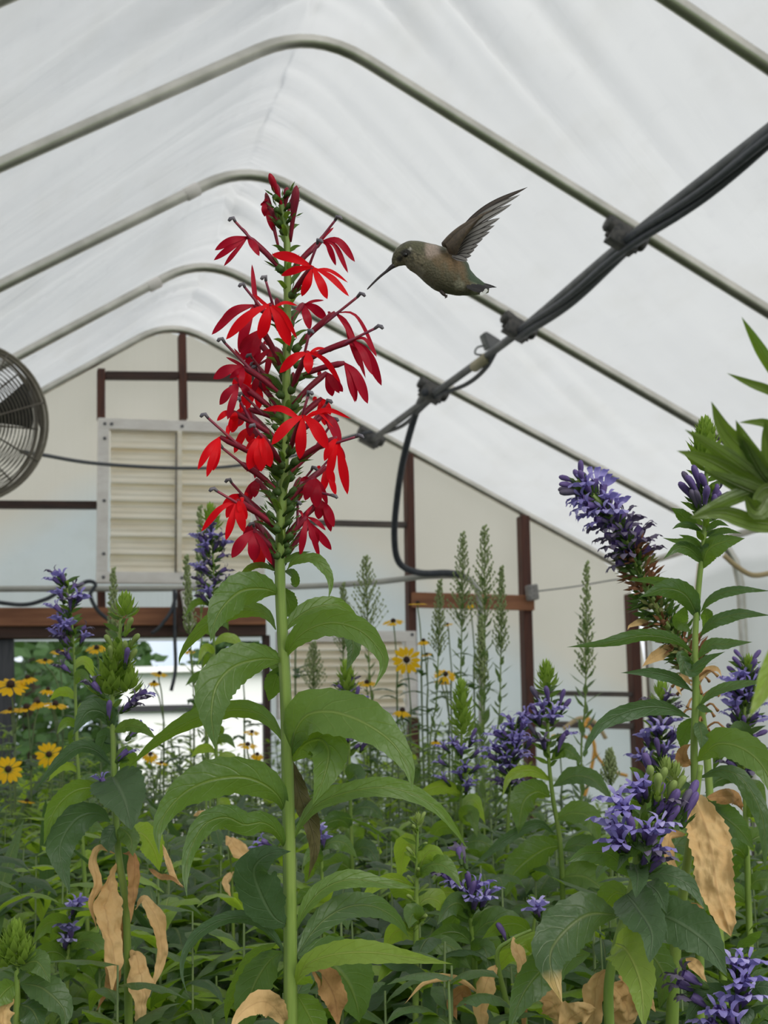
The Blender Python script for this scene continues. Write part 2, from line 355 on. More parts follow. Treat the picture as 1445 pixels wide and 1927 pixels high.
def hoop_profile(k):
    Y = Y4-(4-k)*SPC; l, r = HP.get(k, ([], []))
    a1, b1 = fitline(l, Y, (math.tan(AL), RZ-math.tan(AL)*RX)); a2, b2 = fitline(r, Y, (-math.tan(AR), RZ+math.tan(AR)*RX))
    ax = (b2-b1)/(a1-a2); az = a1*ax+b1
    A = Vector((ax, Y, az)); R_ = .22
    dl = Vector((-1, 0, -a1)).normalized(); dr = Vector((1, 0, a2)).normalized()
    EL = Vector((XL, Y, a1*XL+b1)); ER = Vector((XR, Y, a2*XR+b2)); pts = []
    pts.append(Vector((XL-.12, Y, 0))); pts.append(Vector((XL-.12, Y, EL.z-.5)))
    for i in range(5):
        t = i/4; p0 = Vector((XL-.12, Y, EL.z-.28)); p2 = EL-dl*.25; p1 = Vector((XL-.12, Y, EL.z-.03)); pts.append(p0*(1-t)**2+p1*2*t*(1-t)+p2*t*t)
    for i in range(1, 14): pts.append((EL-dl*.25).lerp(A+dl*R_, i/14))
    for i in range(9):
        t = i/8; pts.append((A+dl*R_)*(1-t)**2+A*2*t*(1-t)+(A+dr*R_)*t*t)
    for i in range(1, 14): pts.append((A+dr*R_).lerp(ER-dr*.25, i/14))
    for i in range(5):
        t = i/4; p0 = ER-dr*.25; p2 = Vector((XR+.12, Y, ER.z-.28)); p1 = Vector((XR+.12, Y, ER.z-.03)); pts.append(p0*(1-t)**2+p1*2*t*(1-t)+p2*t*t)
    pts.append(Vector((XR+.12, Y, ER.z-.5))); pts.append(Vector((XR+.12, Y, 0)))
    return pts, A
PR = {}
for k in range(-4, 5): PR[k] = hoop_profile(k)
TUBE = .0235
LH = {0: 'steel hoop pipe crossing only the top right corner of the frame', 1: 'thick nearest steel hoop whose rounded peak is near the top of the frame',
      2: 'second steel hoop, its rounded peak just behind the tip of the red flower spike', 3: 'third steel hoop, peak just left of the red flowers and above the timber gable',
      4: 'steel hoop pipe set against the timber gable end wall'}
for k in range(-4, 5):
    pts, A = PR[k]
    mb = MB(); mb.tube(pts, TUBE*(1.05 if k < 3 else 1), 14)
    o = mb.build('greenhouse_hoop', 'steel', org=(A.x, A.y, 0))
    tag(o, LH.get(k, 'steel hoop pipe over the camera, one of the row of nearer hoops outside the frame'), 'greenhouse frame', 'steel roof hoops')
# coupling sleeves on hoops 2 and 3
for (x, y, k) in ((361, 361, 2), (290, 535, 3), (1310, 797, 2)):
    if x > 1000: continue
    Y = Y4-(4-k)*SPC; c = onY(x, y, Y); q = onY(x+30, y-15, Y); d = (q-c).normalized()
    mb = MB(); mb.tube([c-d*.035, c-d*.03, c+d*.03, c+d*.035], [TUBE, TUBE*1.22, TUBE*1.22, TUBE], 14)
    h = [o for o in C.objects if o.name.startswith('greenhouse_hoop') and abs(o.location.y-Y) < .01][0]
    o = mb.build('coupling_sleeve', 'white_paint', h); o['label'] = 'pale tape ring on the pipe'

# plastic film roof: loft over the hoops, sagging a little and wrinkled
def outward(pts):
    out = []
    for i, p in enumerate(pts):
        t = (pts[min(i+1, len(pts)-1)]-pts[max(i-1, 0)]).normalized(); n = Vector((-t.z, 0, t.x)); out.append(p+n*(TUBE+.012))
    return out
def resample(pts, m):
    return [Vector(q) for q in np.array([list(p) for p in pts])] if m is None else pts
rows = []; keys = sorted(k for k in PR); SUB = 36
for a, b in zip(keys[:-1], keys[1:]):
    A_, B_ = outward(PR[a][0]), outward(PR[b][0])
    # denser across
    def dens(P):
        o = []
        for i in range(len(P)-1):
            for s in range(5): o.append(P[i].lerp(P[i+1], s/5))
        return o+[P[-1]]
    A_, B_ = dens(A_), dens(B_)
    for s in range(SUB+(1 if b == keys[-1] else 0)):
        t = s/SUB; row = []
        for i, (p, q) in enumerate(zip(A_, B_)):
            c = p.lerp(q, t); e = math.sin(PI*t)
            u = c.x-RX
            side = -1 if u < 0 else 1
            # wrinkles that run down and away from the ridge near each hoop
            au = abs(u); pp_ = -.57*au+.82*c.y; al = .82*au+.57*c.y
            w1 = noise.noise(Vector((pp_*.9, al*.5, 3.1+side)))
            msk = max(0, noise.noise(Vector((c.x*.5, c.y*.7, 9.3)))+.35)
            w2 = abs(noise.noise(Vector((pp_*3.2, al*.35, 7.7+side*5))))+.5*abs(noise.noise(Vector((pp_*7, al*.7, 2.7+side*5))))
            amt = e*(.030*w1+.17*math.exp(-au*(.30 if side < 0 else .8))*msk*(w2-.2)-.006)
            row.append(c+Vector((side*.35, 0, .93))*amt)
        rows.append(row)
rows.append([p+Vector((0, .085, 0)) for p in rows[-1]])
mb = MB(); mb.grid(rows); o = mb.build('ceiling', 'film'); tag(o, kind='structure')

# gable end wall: sheet with an opening below the beam on the left
YW = Y4+.075
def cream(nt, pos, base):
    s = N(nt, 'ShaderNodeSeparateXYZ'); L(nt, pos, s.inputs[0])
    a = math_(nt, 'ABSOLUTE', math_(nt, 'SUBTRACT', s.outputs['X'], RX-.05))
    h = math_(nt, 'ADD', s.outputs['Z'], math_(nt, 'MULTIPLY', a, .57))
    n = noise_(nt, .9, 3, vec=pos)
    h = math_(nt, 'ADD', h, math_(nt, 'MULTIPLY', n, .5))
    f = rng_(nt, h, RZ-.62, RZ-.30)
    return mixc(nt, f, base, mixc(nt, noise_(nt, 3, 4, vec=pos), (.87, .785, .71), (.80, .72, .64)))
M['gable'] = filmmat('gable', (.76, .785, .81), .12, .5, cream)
prof = [p for p in PR[4][0]]
opl = onY(-60, 1205, Y4); opr = onY(500, 1196, Y4)
zt = opl.z; x1 = opr.x
def gable(x0, xx1, z0, ztop):
    """columns between x0 and xx1 from z0 up to roof or ztop"""
    n = 24; P = []
    for i in range(n+1):
        x = x0+(xx1-x0)*i/n; zr = prof[1].z if x > XR+.1 else 0
        for a, b in zip(prof[:-1], prof[1:]):
            if (a.x-x)*(b.x-x) <= 0 and abs(a.x-b.x) > 1e-6: zr = max(zr, a.z+(b.z-a.z)*(x-a.x)/(b.x-a.x))
        zz = ztop if ztop else zr
        P.append([Vector((x, YW, z0+(zz-z0)*j/10)) for j in range(11)])
    return P
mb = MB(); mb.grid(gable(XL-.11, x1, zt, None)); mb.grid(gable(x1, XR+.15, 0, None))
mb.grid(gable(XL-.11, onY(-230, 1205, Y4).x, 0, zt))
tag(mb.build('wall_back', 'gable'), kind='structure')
# floor (the unseen near end is left open to bring in frontal daylight)
mb = MB(); mb.grid([[Vector((XL-.2+(XR-XL+.4)*i/30, Y4-8*SPC-.1+(8*SPC+.3)*j/40, .012*noise.noise(Vector((i*.7, j*.7, 0))))) for i in range(31)] for j in range(41)])
mb.f = [f[::-1] for f in mb.f]
tag(mb.build('floor', 'soil'), kind='structure')
mb = MB(); mb.grid([[Vector((-60+120*i/10, -40+140*j/10, -.05)) for i in range(11)] for j in range(11)])
tag(mb.build('ground', 'grass'), kind='structure')

def bar(name, a, b, wpx, Y, mat, dy=.045, label=None, cat='timber', group=None, parent=None, off=0):
    """board along the wall between two pixel points, wpx wide, dy deep, in front of wall plane"""
    A, B = onY(a[0], a[1], Y), onY(b[0], b[1], Y); t = (B-A); ln = t.length; t.normalize(); n = Vector((0, 1, 0)); s = t.cross(n).normalized()
    hw = wpx*.5*(Y/FWD.y/F)*.98; c = (A+B)/2+n*off
    mb = MB(); mb.box(c, t*ln/2, n*dy, s*hw)
    if parent: return mb.build(name, mat, parent, smooth=False, bevel=.003)
    o = mb.build(name, mat, None, smooth=False, org=(A.x, Y, min(A.z, B.z)), bevel=.004)
    return tag(o, label, cat, group)
G = 'brown timbers framing the gable wall'
bar('timber_stud', (342, 632), (345, 790), 14, Y4, 'woodred', .04, 'short upright brown timber stud under the gable peak, above the shutter', 'timber', G)
bar('timber_stud', (190, 696), (190, 790), 14, Y4, 'woodred', .04, 'short upright brown stud at the upper left corner of the shutter', 'timber', G)
bar('timber_rail', (198, 707), (335, 708), 13, Y4, 'wooddark', .035, 'dark brown rail left of the central stud above the shutter', 'timber', G)
bar('timber_rail', (351, 709), (478, 712), 13, Y4, 'wooddark', .035, 'dark brown rail right of the central stud, running behind the red flowers', 'timber', G)
bar('timber_rail', (-140, 949), (184, 951), 13, Y4, 'wooddark', .035, 'dark brown rail on the left wall, running into the shutter frame', 'timber', G)
bar('timber_rail', (560, 983), (764, 988), 10, Y4, 'battens', .03, 'thin grey-brown rail between red flower spike and the hanging black cable', 'timber', G)
bar('timber_stud', (768, 856), (782, 1700), 15, Y4, 'woodred', .045, 'tall brown stud beside the hanging black cable', 'timber', G)
bar('timber_stud', (984, 972), (1004, 1700), 18, Y4, 'woodred', .045, 'tall brown stud carrying the right end of the reddish cross board', 'timber', G)
bar('timber_board', (775, 1129), (1004, 1135), 29, Y4-.06, M['woodbeam'], .02, 'short reddish-brown cross board behind the thin green flower spikes', 'timber', G)
bar('timber_stud', (1187, 1118), (1213, 1700), 19, Y4, 'woodred', .045, 'rightmost brown stud at the corner, behind the leaning flower spike', 'timber', G)
bar('timber_rail', (1004, 1304), (1196, 1307), 9, Y4, 'battens', .03, 'thin brown rail between the two right studs, higher of the pair', 'timber', G)
bar('timber_rail', (1004, 1362), (1198, 1367), 12, Y4, 'battens', .03, 'thin brown rail between the two right studs, lower of the pair', 'timber', G)
bar('timber_beam', (-160, 1163), (498, 1160), 33, Y4-.04, 'woodbeam', .05, 'long orange-brown beam above the opening on the left', 'timber', G)
bar('timber_beam', (-160, 1193), (498, 1186), 22, Y4, 'woodlow', .06, 'dark lower beam along the top edge of the opening', 'timber', G)
bar('timber_stud', (190, 1104), (191, 1148), 14, Y4, 'woodred', .04, 'stub of brown stud between the shutter and the long beam', 'timber', G)
bar('timber_post', (341, 1110), (342, 1192), 15, Y4-.14, 'woodlow', .03, 'short black post fixed on the beam below the shutter', 'timber', G)
bar('timber_post', (10, 1205), (20, 1860), 30, Y4+.06, 'woodgrey', .08, 'dark grey weathered post at the left edge below the beam', 'timber')
bar('timber_post', (500, 1196), (507, 1860), 12, Y4, 'wooddark', .04, 'dark post at the right side of the opening behind the red flower stem', 'timber', G)
bar('white_stick', (347, 1112), (358, 1178), 15, Y4-.2, 'white_paint', .012, 'white painted stick hanging in front of the brown beam', 'stick')

# ---- shutters
def louver(x0, y0, x1_, y1_, fw, cols, nsl, label, open_=.35, Yl=Y4-.05):
    A = onY(x0, y0, Yl); B = onY(x1_, y1_, Yl); r = thing('louver_shutter', (A.x, Yl, B.z), label, 'shutter')
    k = Yl/FWD.y/F; f = fw*k
    mb = MB(); cx = (A.x+B.x)/2; cz = (A.z+B.z)/2; hx = (B.x-A.x)/2; hz = (A.z-B.z)/2
    for c, a, b in (((cx, Yl, A.z-f/2), (hx, 0, 0), (0, 0, f/2)), ((cx, Yl, B.z+f/2), (hx, 0, 0), (0, 0, f/2)),
                    ((A.x+f/2, Yl, cz), (f/2, 0, 0), (0, 0, hz-f)), ((B.x-f/2, Yl, cz), (f/2, 0, 0), (0, 0, hz-f))):
        mb.box(c, a, (0, .03, 0), b)
    mb.build('frame', 'white_paint', r, smooth=False, bevel=.003)
    xs = [A.x+f]+[onY(c, (y0+y1_)/2, Yl).x for c in cols]+[B.x-f]
    for c in xs[1:-1]:
        mb = MB(); mb.box((c, Yl-.012, cz), (.012, 0, 0), (0, .022, 0), (0, 0, hz-f)); mb.build('mullion', 'alu', r, smooth=False)
        mb = MB(); mb.tube([(c-.022, Yl-.03, B.z+f), (c-.02, Yl-.034, A.z-f*1.2)], .004, 6); mb.build('linkage_rod', 'screw', r)
    sh = (A.z-B.z-2*f)/nsl
    for a, b in zip(xs[:-1], xs[1:]):
        for i in range(nsl):
            z = B.z+f+sh*(i+.5); rows = []
            for j in range(17):
                t = j/16; zz = z+sh*(.52-1.04*t)
                yy = Yl+.012-open_*.10*t+.004*math.sin(t*PI*6)
                rows.append([Vector((x, yy, zz)) for x in (a+.012, b-.012)])
            mb = MB(); mb.grid(rows); rows2 = [[p+Vector((0, .003, 0)) for p in rr] for rr in rows[::-1]]; mb.grid(rows2)
            mb.build('slat', 'alu', r)
    for (sx_, sy_) in ((.02, .03), (.5, .03), (.97, .03), (.02, .5), (.02, .82), (.02, .96), (.5, .97), (.97, .97), (.06, .03), (.02, .12)):
        x = A.x+(B.x-A.x)*sx_+(f*.3 if sx_ < .1 else 0); z = A.z-(A.z-B.z)*sy_-(f*.1)
        z = max(z, B.z+.03); mb = MB(); mb.tube([(x, Yl-.028, z), (x, Yl-.036, z)], .009, 8); mb.build('screw', 'screw', r)
    return r
louver(184, 788, 497, 1100, 20, [337], 8, 'large cream slatted metal shutter high on the gable wall, above the beam')
louver(520, 1188, 784, 1350, 20, [650], 8, 'low white slatted metal vent behind the yellow flowers, right of the red flower stem', .55)
# ---- conduit, cables and boxes on the wall
def cable(name, pts, r, mat, label, cat, Y=None, n=40, seg=8, group=None):
    P = [onY(p[0], p[1], p[2] if len(p) > 2 else Y) for p in pts]
    mb = MB(); mb.tube([Vector(q) for q in spline(P, n)], r, seg)
    return tag(mb.build(name, mat, org=P[0]), label, cat, group)
cable('conduit_pipe', [(-150, 1110), (60, 1108), (200, 1108), (340, 1107), (560, 1104), (700, 1096), (800, 1085), (870, 1085), (890, 1098), (902, 1125), (905, 1250), (906, 1400)], .017, 'conduit', 'pale cream conduit pipe running along the end wall and bending down at the right', 'pipe', Y4-.13, 80, 10)
cable('black_cable', [(800, 738, Y4-SPC-.05), (785, 770, Y4-.9), (762, 850, Y4-.7), (748, 930, Y4-.5), (742, 1010, Y4-.35), (752, 1060, Y4-.25), (790, 1078, Y4-.19), (840, 1078, Y4-.18), (872, 1082, Y4-.17)], .019, 'rubber', 'thick black cable hanging from the roof pipe and curving onto the conduit', 'cable', None, 60, 10)
cable('thin_cable', [(40, 850, Y4-2.2), (80, 856, Y4-2.0), (180, 872, Y4-1.5), (330, 881, Y4-.9), (440, 877, Y4-.5), (560, 856, Y4-.3), (650, 824, Y4-.12), (700, 812, Y4-.06)], .0085, 'rubber', 'thin dark cable sagging across the large shutter from the fan', 'cable', None, 60)
cable('thin_cable', [(-40, 1128), (40, 1138), (85, 1128), (110, 1115), (140, 1106), (165, 1094), (180, 1100), (170, 1120), (185, 1150), (210, 1170)], .011, 'rubber', 'tangled black cable looping under the conduit at the left', 'cable', Y4-.22, 60)
cable('thin_cable', [(332, 1115), (322, 1150), (300, 1180), (285, 1192)], .010, 'rubber', 'short black cable slanting across the brown beam', 'cable', Y4-.2, 20)
cable('thin_cable', [(328, 1110), (329, 1200), (330, 1260), (322, 1300)], .010, 'rubber', 'black cable hanging straight down into the bright opening', 'cable', Y4-.2, 20)
cable('thin_wire', [(1008, 1113), (1080, 1104), (1150, 1092), (1185, 1088)], .004, 'steel_dark', 'thin wire stretched from the small grey block to the right corner', 'wire', Y4-.14, 20, 6)
c = onY(1001, 1115, Y4-.12); mb = MB(); mb.box(c, (.032, .0, .004), (0, .03, 0), (-.004, 0, .045))
tag(mb.build('grey_block', 'concrete', smooth=False, org=c, bevel=.008), 'small rough grey block on the right end of the cross board', 'block')
# ---- purlin with its wrapped cables, clamps and box
pts = [(705, 815), (822, 727), (985, 605), (1187, 432)]; Ys = [Y4, Y4-SPC, Y4-2*SPC, Y4-3*SPC]
PP = [onY(x, y, Y)-Vector((0.02, 0, .045)) for (x, y), Y in zip(pts, Ys)]
dP = (PP[3]-PP[0])/3; PX = [PP[0]+Vector((0, .0, 0))]+PP[1:]+[PP[3]+dP*i for i in range(1, 6)]
r = thing('purlin_pipe', PP[0], 'long dark pipe crossing under the hoops from upper right down to the gable', 'pipe')
mb = MB(); mb.tube([Vector(q) for q in spline(PX, 60)], .019, 12); mb.build('pipe', 'steel_dark', r)  # backlit shade of the pipe is put into its dark colour
for pp in PP+[PX[4]]:
    mb = MB(); c = pp+Vector((0, 0, .03)); t = Vector((math.cos(AR), 0, -math.sin(AR))); n = Vector((math.sin(AR), 0, math.cos(AR)))
    mb.tube([c-t*.085, c-t*.075, c-t*.03, c+t*.03, c+t*.075, c+t*.085], [.026, .034, .030, .030, .034, .026], 12)
    mb.box(c-n*.03, t*.055, (0, .03, 0), n*.032); mb.tube([c-t*.06-n*.05, c-t*.06+n*.04], .008, 6); mb.tube([c+t*.06-n*.05, c+t*.06+n*.04], .008, 6)
    mb.build('clamp', 'clamp', r, bevel=.002)
def along(i, t): return PX[i].lerp(PX[i+1], t)
bun = MB()
for j in range(3):
    P = []
    for i in range(2, 8):
        for s in range(6):
            p = along(i, s/6); q = i+s/6; a = q*2.1+j*2.1
            sag = -.02-.02*math.sin(q*PI)**2
            P.append(p+Vector((math.cos(a)*.016, 0, sag+math.sin(a)*.014)))
    bun.tube([Vector(q) for q in spline(P, 90)], .0135 if j else .017, 8)
o = bun.build('cable_bundle', 'rubber', org=PX[2]); tag(o, 'bundle of dark cables tied under the diagonal roof pipe at the upper right', 'cable')
P = [along(0, .15), along(0, .5)+Vector((0.02, 0, -.03)), along(0, 1)+Vector((0, 0, -.02)), along(1, .35)+Vector((.03, 0, -.045)), along(1, .6)+Vector((.02, 0, -.04)), along(1, .8), along(2, 0)+Vector((0, 0, -.02))]
mb = MB(); mb.tube([Vector(q) for q in spline(P, 50)], .011, 8); tag(mb.build('thin_cable', 'rubber', org=P[0]), 'thin dark cable looping along the far end of the roof pipe', 'cable')
Yb = (Y4-2*SPC)*.35+(Y4-SPC)*.65-.25
Yb = Y4-1.62*SPC; c = onY(921, 640, Yb)
r = thing('junction_box', c, 'small grey metal junction box clipped on the roof pipe', 'electrical box')
mb = MB(); mb.box(c, (.030, 0, .012), (0, .03, 0), (-.012, 0, .036)); mb.build('box', 'boxgrey', r, smooth=False, bevel=.006)
mb = MB(); mb.box(c+Vector((0.004, -.035, 0)), (.030, 0, .012), (0, .004, 0), (-.012, 0, .036)); mb.build('cover', 'steel_dark', r, smooth=False, bevel=.003)
mb = MB(); a = c+Vector((-.03, -.01, -.03)); mb.tube([Vector(q) for q in spline([a, a+Vector((-.035, 0, -.012)), a+Vector((-.045, 0, -.04)), a+Vector((-.01, 0, -.045)), a+Vector((.03, 0, -.03))], 20)], .005, 6); mb.build('wire_loop', 'boxgrey', r)
mb = MB(); a, b = along(1, .52), along(1, .66); mb.tube([a+Vector((0, 0, -.012)), b+Vector((0, 0, -.012))], .026, 10)
tag(mb.build('tape_wrap', 'tape', org=a), 'tan tape wrapped round the roof pipe below the junction box', 'tape')
# eave purlin and the tan hoses at the right
Pa, Pb = onY(1173, 1072, Y4), onY(1401, 1008, Y4-1.9)
Pb = Vector((Pa.x-.01, Pb.y, Pa.z))
mb = MB(); mb.tube([Pa, Vector((Pa.x, Y4-6, Pa.z)), Vector((Pa.x, Y4-11, Pa.z))], .02, 10); tag(mb.build('eave_pipe', 'steel', org=Pa), 'horizontal steel pipe along the right eave, behind the tall leafy stem', 'pipe')
cable('tan_hose', [(1362, 1045), (1385, 1065), (1415, 1082), (1450, 1078), (1480, 1065)], .012, 'hose_tan', 'tan hose sagging below the hoop at the right edge', 'hose', Y4-2.3, 24)
cable('tan_hose', [(1316, 1060), (1311, 1110), (1307, 1180), (1305, 1300)], .010, 'hose_tan', 'tan hose hanging straight behind the tall leafy stem', 'hose', Y4-2, 20)
cable('tan_hose', [(1060, 1372), (1090, 1352), (1120, 1360), (1140, 1390)], .012, 'hose_tan', 'pale coil of hose behind the violet flowers, near the orange cord', 'hose', Y4-.4, 24)
cable('orange_cord', [(1108, 1350), (1095, 1380), (1118, 1400), (1112, 1450), (1100, 1500)], .010, 'cord_orange', 'orange cord looped behind the thin leafy stalk, brighter strand', 'cord', Y4-.6, 30)
cable('orange_cord', [(1096, 1365), (1112, 1372), (1122, 1420), (1150, 1450), (1180, 1460)], .009, 'cord_orange', 'orange cord trailing to the lower right of its twin loop', 'cord', Y4-.65, 30)

# ---- fan
def fan():
    d = 5.6; c = W(-66, 795, d); r = thing('circulation_fan', c, 'large round wire-guarded fan hanging at the left edge', 'fan')
    R_ = 150*d/F; ax = (Vector((.62, -.78, .02))).normalized(); ax = ((CAM-c).normalized()*.93+RT*.25).normalized()
    e1 = Vector((0, 0, 1)); e1 = (e1-ax*e1.dot(ax)).normalized(); e2 = ax.cross(e1)
    def ring(rad, off, th, seg=64):
        m_ = MB(); P = [c+ax*off+rad*(math.cos(2*PI*k/seg)*e1+math.sin(2*PI*k/seg)*e2) for k in range(seg+1)]
        return P
    mb = MB(); mb.tube(ring(R_, .0, 0), .009, 8, False); mb.tube(ring(R_, .055, 0), .006, 8, False); mb.tube(ring(R_, -.08, 0), .006, 8, False); mb.build('rim', 'fanrim', r)
    for nm, sgn in (('front_guard', 1), ('rear_guard', -1)):
        mb = MB()
        for i in range(1, 21):
            q = i/21; mb.tube(ring(R_*q, sgn*(.055+.045*math.cos(q*PI/2)), 0, 48), .0021, 5, False)
        for k in range(8):
            a = 2*PI*k/8+.35*(sgn > 0)
            P = [c+ax*sgn*(.058+.047*math.cos(q*PI/2))+R_*q*(math.cos(a)*e1+math.sin(a)*e2) for q in [j/10 for j in range(1, 11)]]
            mb.tube(P, .0035, 5)
        mb.build(nm, 'fan', r)
    mb = MB(); mb.tube([c-ax*.17, c-ax*.16, c-ax*.02, c+ax*.0], [.05, .062, .062, .05], 20)
    mb.build('motor', 'fanmotor', r)
    mb = MB(); mb.tube([c-ax*.01, c+ax*.03, c+ax*.045], [.045, .04, .02], 20); mb.build('hub', 'fanmotor', r)
    for k in range(3):
        a = 2*PI*k/3-1.22; rows = []
        for i in range(9):
            q = .14+.74*i/8; rr = R_*q; row = []
            for j in range(9):
                v = j/8-.5; wdt = .62*(.7+.5*q)
                an = a+v*wdt; row.append(c+ax*(.0+v*.085*(1.1-.4*q)+.01)+rr*(math.cos(an)*e1+math.sin(an)*e2))
            rows.append(row)
        mb = MB(); mb.grid(rows); mb.grid([[p-ax*.003 for p in rr] for rr in rows[::-1]]); mb.build('blade', 'fanmotor', r)
    mb = MB(); top = c+Vector((0, 0, R_)); mb.tube([top, top+Vector((0, 0, .25))], .012, 8)
    for s in (-1, 1): mb.tube([Vector(q) for q in spline([c+e2*s*R_*1.0, c+e2*s*R_*.75+e1*R_*.8-ax*.09, top+Vector((0, 0, .02))], 14)], .01, 8)
    mb.build('bracket', 'fan', r)
fan()

# ---- outside, seen through the opening
def tree(x, y, d, h, seed, label, sc=1):
    base = W(x, y, d); base.z = 0; r = thing('tree', base, label, 'tree', 'trees outside the opening'); q = random.Random(seed)
    mb = MB(); mb.tube([base, base+Vector((0, 0, h*.5)), base+Vector((.1, 0, h*.85))], [.14, .1, .03], 8); mb.build('trunk', 'bark', r)
    mb = MB()
    for k in range(1500):
        a = q.random()*2*PI; zz = q.random(); rr = h*.36*sc*math.sqrt(q.random())*math.sin(PI*(.12+.85*zz))**.6
        p = base+Vector((rr*math.cos(a), rr*math.sin(a), h*(.10+.9*zz))); t = Vector((q.uniform(-1, 1), q.uniform(-1, 1), q.uniform(-.7, .5))).normalized(); s = t.orthogonal().normalized()
        l = .13*q.uniform(.8, 1.7); mb.grid([[p-s*.02, p+s*.02], [p+t*l*.5-s*.07, p+t*l*.5+s*.07], [p+t*l-s*.01, p+t*l+s*.01]])
    mb.build('crown', 'tree', r)
tree(60, 1300, 19, 4.1, 1, 'dark green tree beyond the opening, nearest the grey post'); tree(110, 1300, 22, 3.6, 2, 'dark tree beyond the opening behind the left violet flower spike', 1.)
tree(205, 1300, 21, 3.7, 3, 'green tree beyond the opening, left of the patch of blue sky', .55)
tree(440, 1300, 24, 3.4, 4, 'green tree beyond the opening, to the right behind the violet-flowered stem', .8); tree(-120, 1300, 17, 4.2, 5, 'dark tree beyond the opening at the far left edge', 1.3); tree(330, 1300, 30, 2.5, 6, 'low tree beneath the patch of blue sky', 1.6)
c0 = W(150, 1262, 15); c1 = W(520, 1262, 15); zt_ = c1.z; r = thing('white_shed', (c0.x, c0.y, 0), 'bright white covered structure outside, seen through the opening', 'shed')
n_ = (c1-c0); n_.z = 0; ln = n_.length; n_.normalize(); bk = Vector((-n_.y, n_.x, 0)); mid_ = (c0+c1)/2
mb = MB(); m0 = Vector((mid_.x, mid_.y, zt_/2)) + n_*ln*.12; mb.box(m0+bk*1.2, n_*ln*.42, bk*1.2, (0, 0, zt_/2)); mb.build('walls', 'outwhite', r, smooth=False, bevel=.03)
mb = MB(); zz = W(380, 1332, 15).z; mb.box(Vector((m0.x, m0.y, zz))-bk*.02, n_*ln*.42, bk*.02, (0, 0, .03)); mb.build('dark_trim', 'outdark', r, smooth=False)
mb = MB(); mb.box(Vector((m0.x, m0.y, zt_+.03))+bk*1.2, n_*ln*.44, bk*1.3, (0, 0, .03)); mb.build('roof', 'outwhite', r, smooth=False)

# ================================================================== THE RED FLOWER SPIKE
D0 = 1.05
def vpx(a, b, t): return (a[0]+(b[0]-a[0])*t, a[1]+(b[1]-a[1])*t)
def stempath(pts, d0): return [W(p[0], p[1], d0+(p[2] if len(p) > 2 else 0)) for p in pts]
SP = [(505+35, 2150), (546, 1927), (546, 1750), (544, 1600), (541, 1450), (538, 1320), (532, 1200), (527, 1100), (528, 1000), (534, 880), (538, 760), (540, 640), (541, 540), (541, 470), (536, 420), (530, 385)]
base = W(540, 2150, D0); base.z = 0
hero = thing('cardinal_flower', base, 'tall plant with a spike of bright red flowers in the middle of the frame', 'flower')
P = [base]+[Vector(q) for q in spline(stempath(SP, D0), 50)]
rad = [.0052]+[.0047-.0026*(i/49)**1.3 for i in range(50)]
mb = MB()
# ridged stem
t_rows = []; a = Vector((1, 0, 0))
for i, p in enumerate(P):
    t = (P[min(i+1, len(P)-1)]-P[max(i-1, 0)]).normalized(); a = (a-t*a.dot(t)).normalized(); b = t.cross(a)
    t_rows.append([p+rad[i]*(1+.10*(1 if k % 3 == 0 else -.3))*(math.cos(2*PI*k/18)*a+math.sin(2*PI*k/18)*b) for k in range(18)])
mb.grid(t_rows, True); mb.build('stem', 'stem', hero)
def HL(pts, w, dz=-.02, phi=(35, 20), top=1, mat='leaf', label=None, **k): return leafpart(hero, 'leaf', pts, w, D0, dz, phi, top, mat, label, **k)
# leaves, from the top down.  top=-1 shows the pale underside
HL([(540, 1072), (556, 1056), (590, 1052), (614, 1075), (622, 1100), (618, 1128)], 24, -.02, (50, 5), mat='leaf', ripple=.08)
HL([(520, 1076), (495, 1064), (470, 1070), (452, 1088), (437, 1108)], 15, .02, (40, 30), -1, 'leaf')
HL([(534, 1075), (551, 1080), (556, 1100), (546, 1098)], 18, .03, 20, 1, 'leaf_deep')
HL([(526, 1118), (497, 1108), (455, 1112), (422, 1140), (404, 1172), (396, 1208)], 66, -.05, (15, 20), -1, 'leaf')
HL([(519, 1185), (505, 1160), (480, 1148), (440, 1150), (395, 1172), (360, 1205), (340, 1235), (337, 1252)], 34, .04, (20, 15), -1, 'leaf')
HL([(533, 1105), (540, 1125), (545, 1150), (535, 1160)], 34, .03, 10, 1, 'leaf_deep')
HL([(536, 1190), (552, 1168), (585, 1146), (625, 1138), (655, 1150), (684, 1178)], 36, .03, (30, 15), 1, 'leaf')
HL([(538, 1238), (552, 1208), (585, 1182), (630, 1172), (680, 1188), (715, 1225), (722, 1255), (704, 1294)], 50, -.05, (20, -15), 1, 'leaf')
HL([(640, 1176), (660, 1195), (664, 1225), (651, 1264)], 30, -.02, (10, 10), 1, 'leaf_deep')
HL([(531, 1243), (490, 1240), (440, 1255), (408, 1290), (398, 1340), (401, 1375), (406, 1412)], 76, -.07, (15, 10), -1, 'leaf', fold=.18)
HL([(534, 1280), (520, 1248), (490, 1228), (462, 1228), (442, 1238)], 34, .04, (20, 10), -1, 'leaf')
HL([(534, 1252), (520, 1275), (512, 1300), (505, 1320)], 40, .03, 15, 1, 'leaf_deep')
HL([(536, 1402), (518, 1370), (490, 1344), (450, 1335), (400, 1342), (350, 1362), (300, 1392), (262, 1425), (240, 1448)], 40, .05, (25, 25), -1, 'leaf')
HL([(538, 1535), (525, 1500), (495, 1475), (455, 1462), (400, 1468), (350, 1490), (312, 1530), (297, 1570), (300, 1608)], 74, -.04, (20, 10), -1, 'leaf')
HL([(538, 1600), (522, 1566), (495, 1548), (460, 1552), (425, 1538), (385, 1552), (358, 1600), (349, 1650), (352, 1690)], 46, -.06, (25, 10), -1, 'leaf')
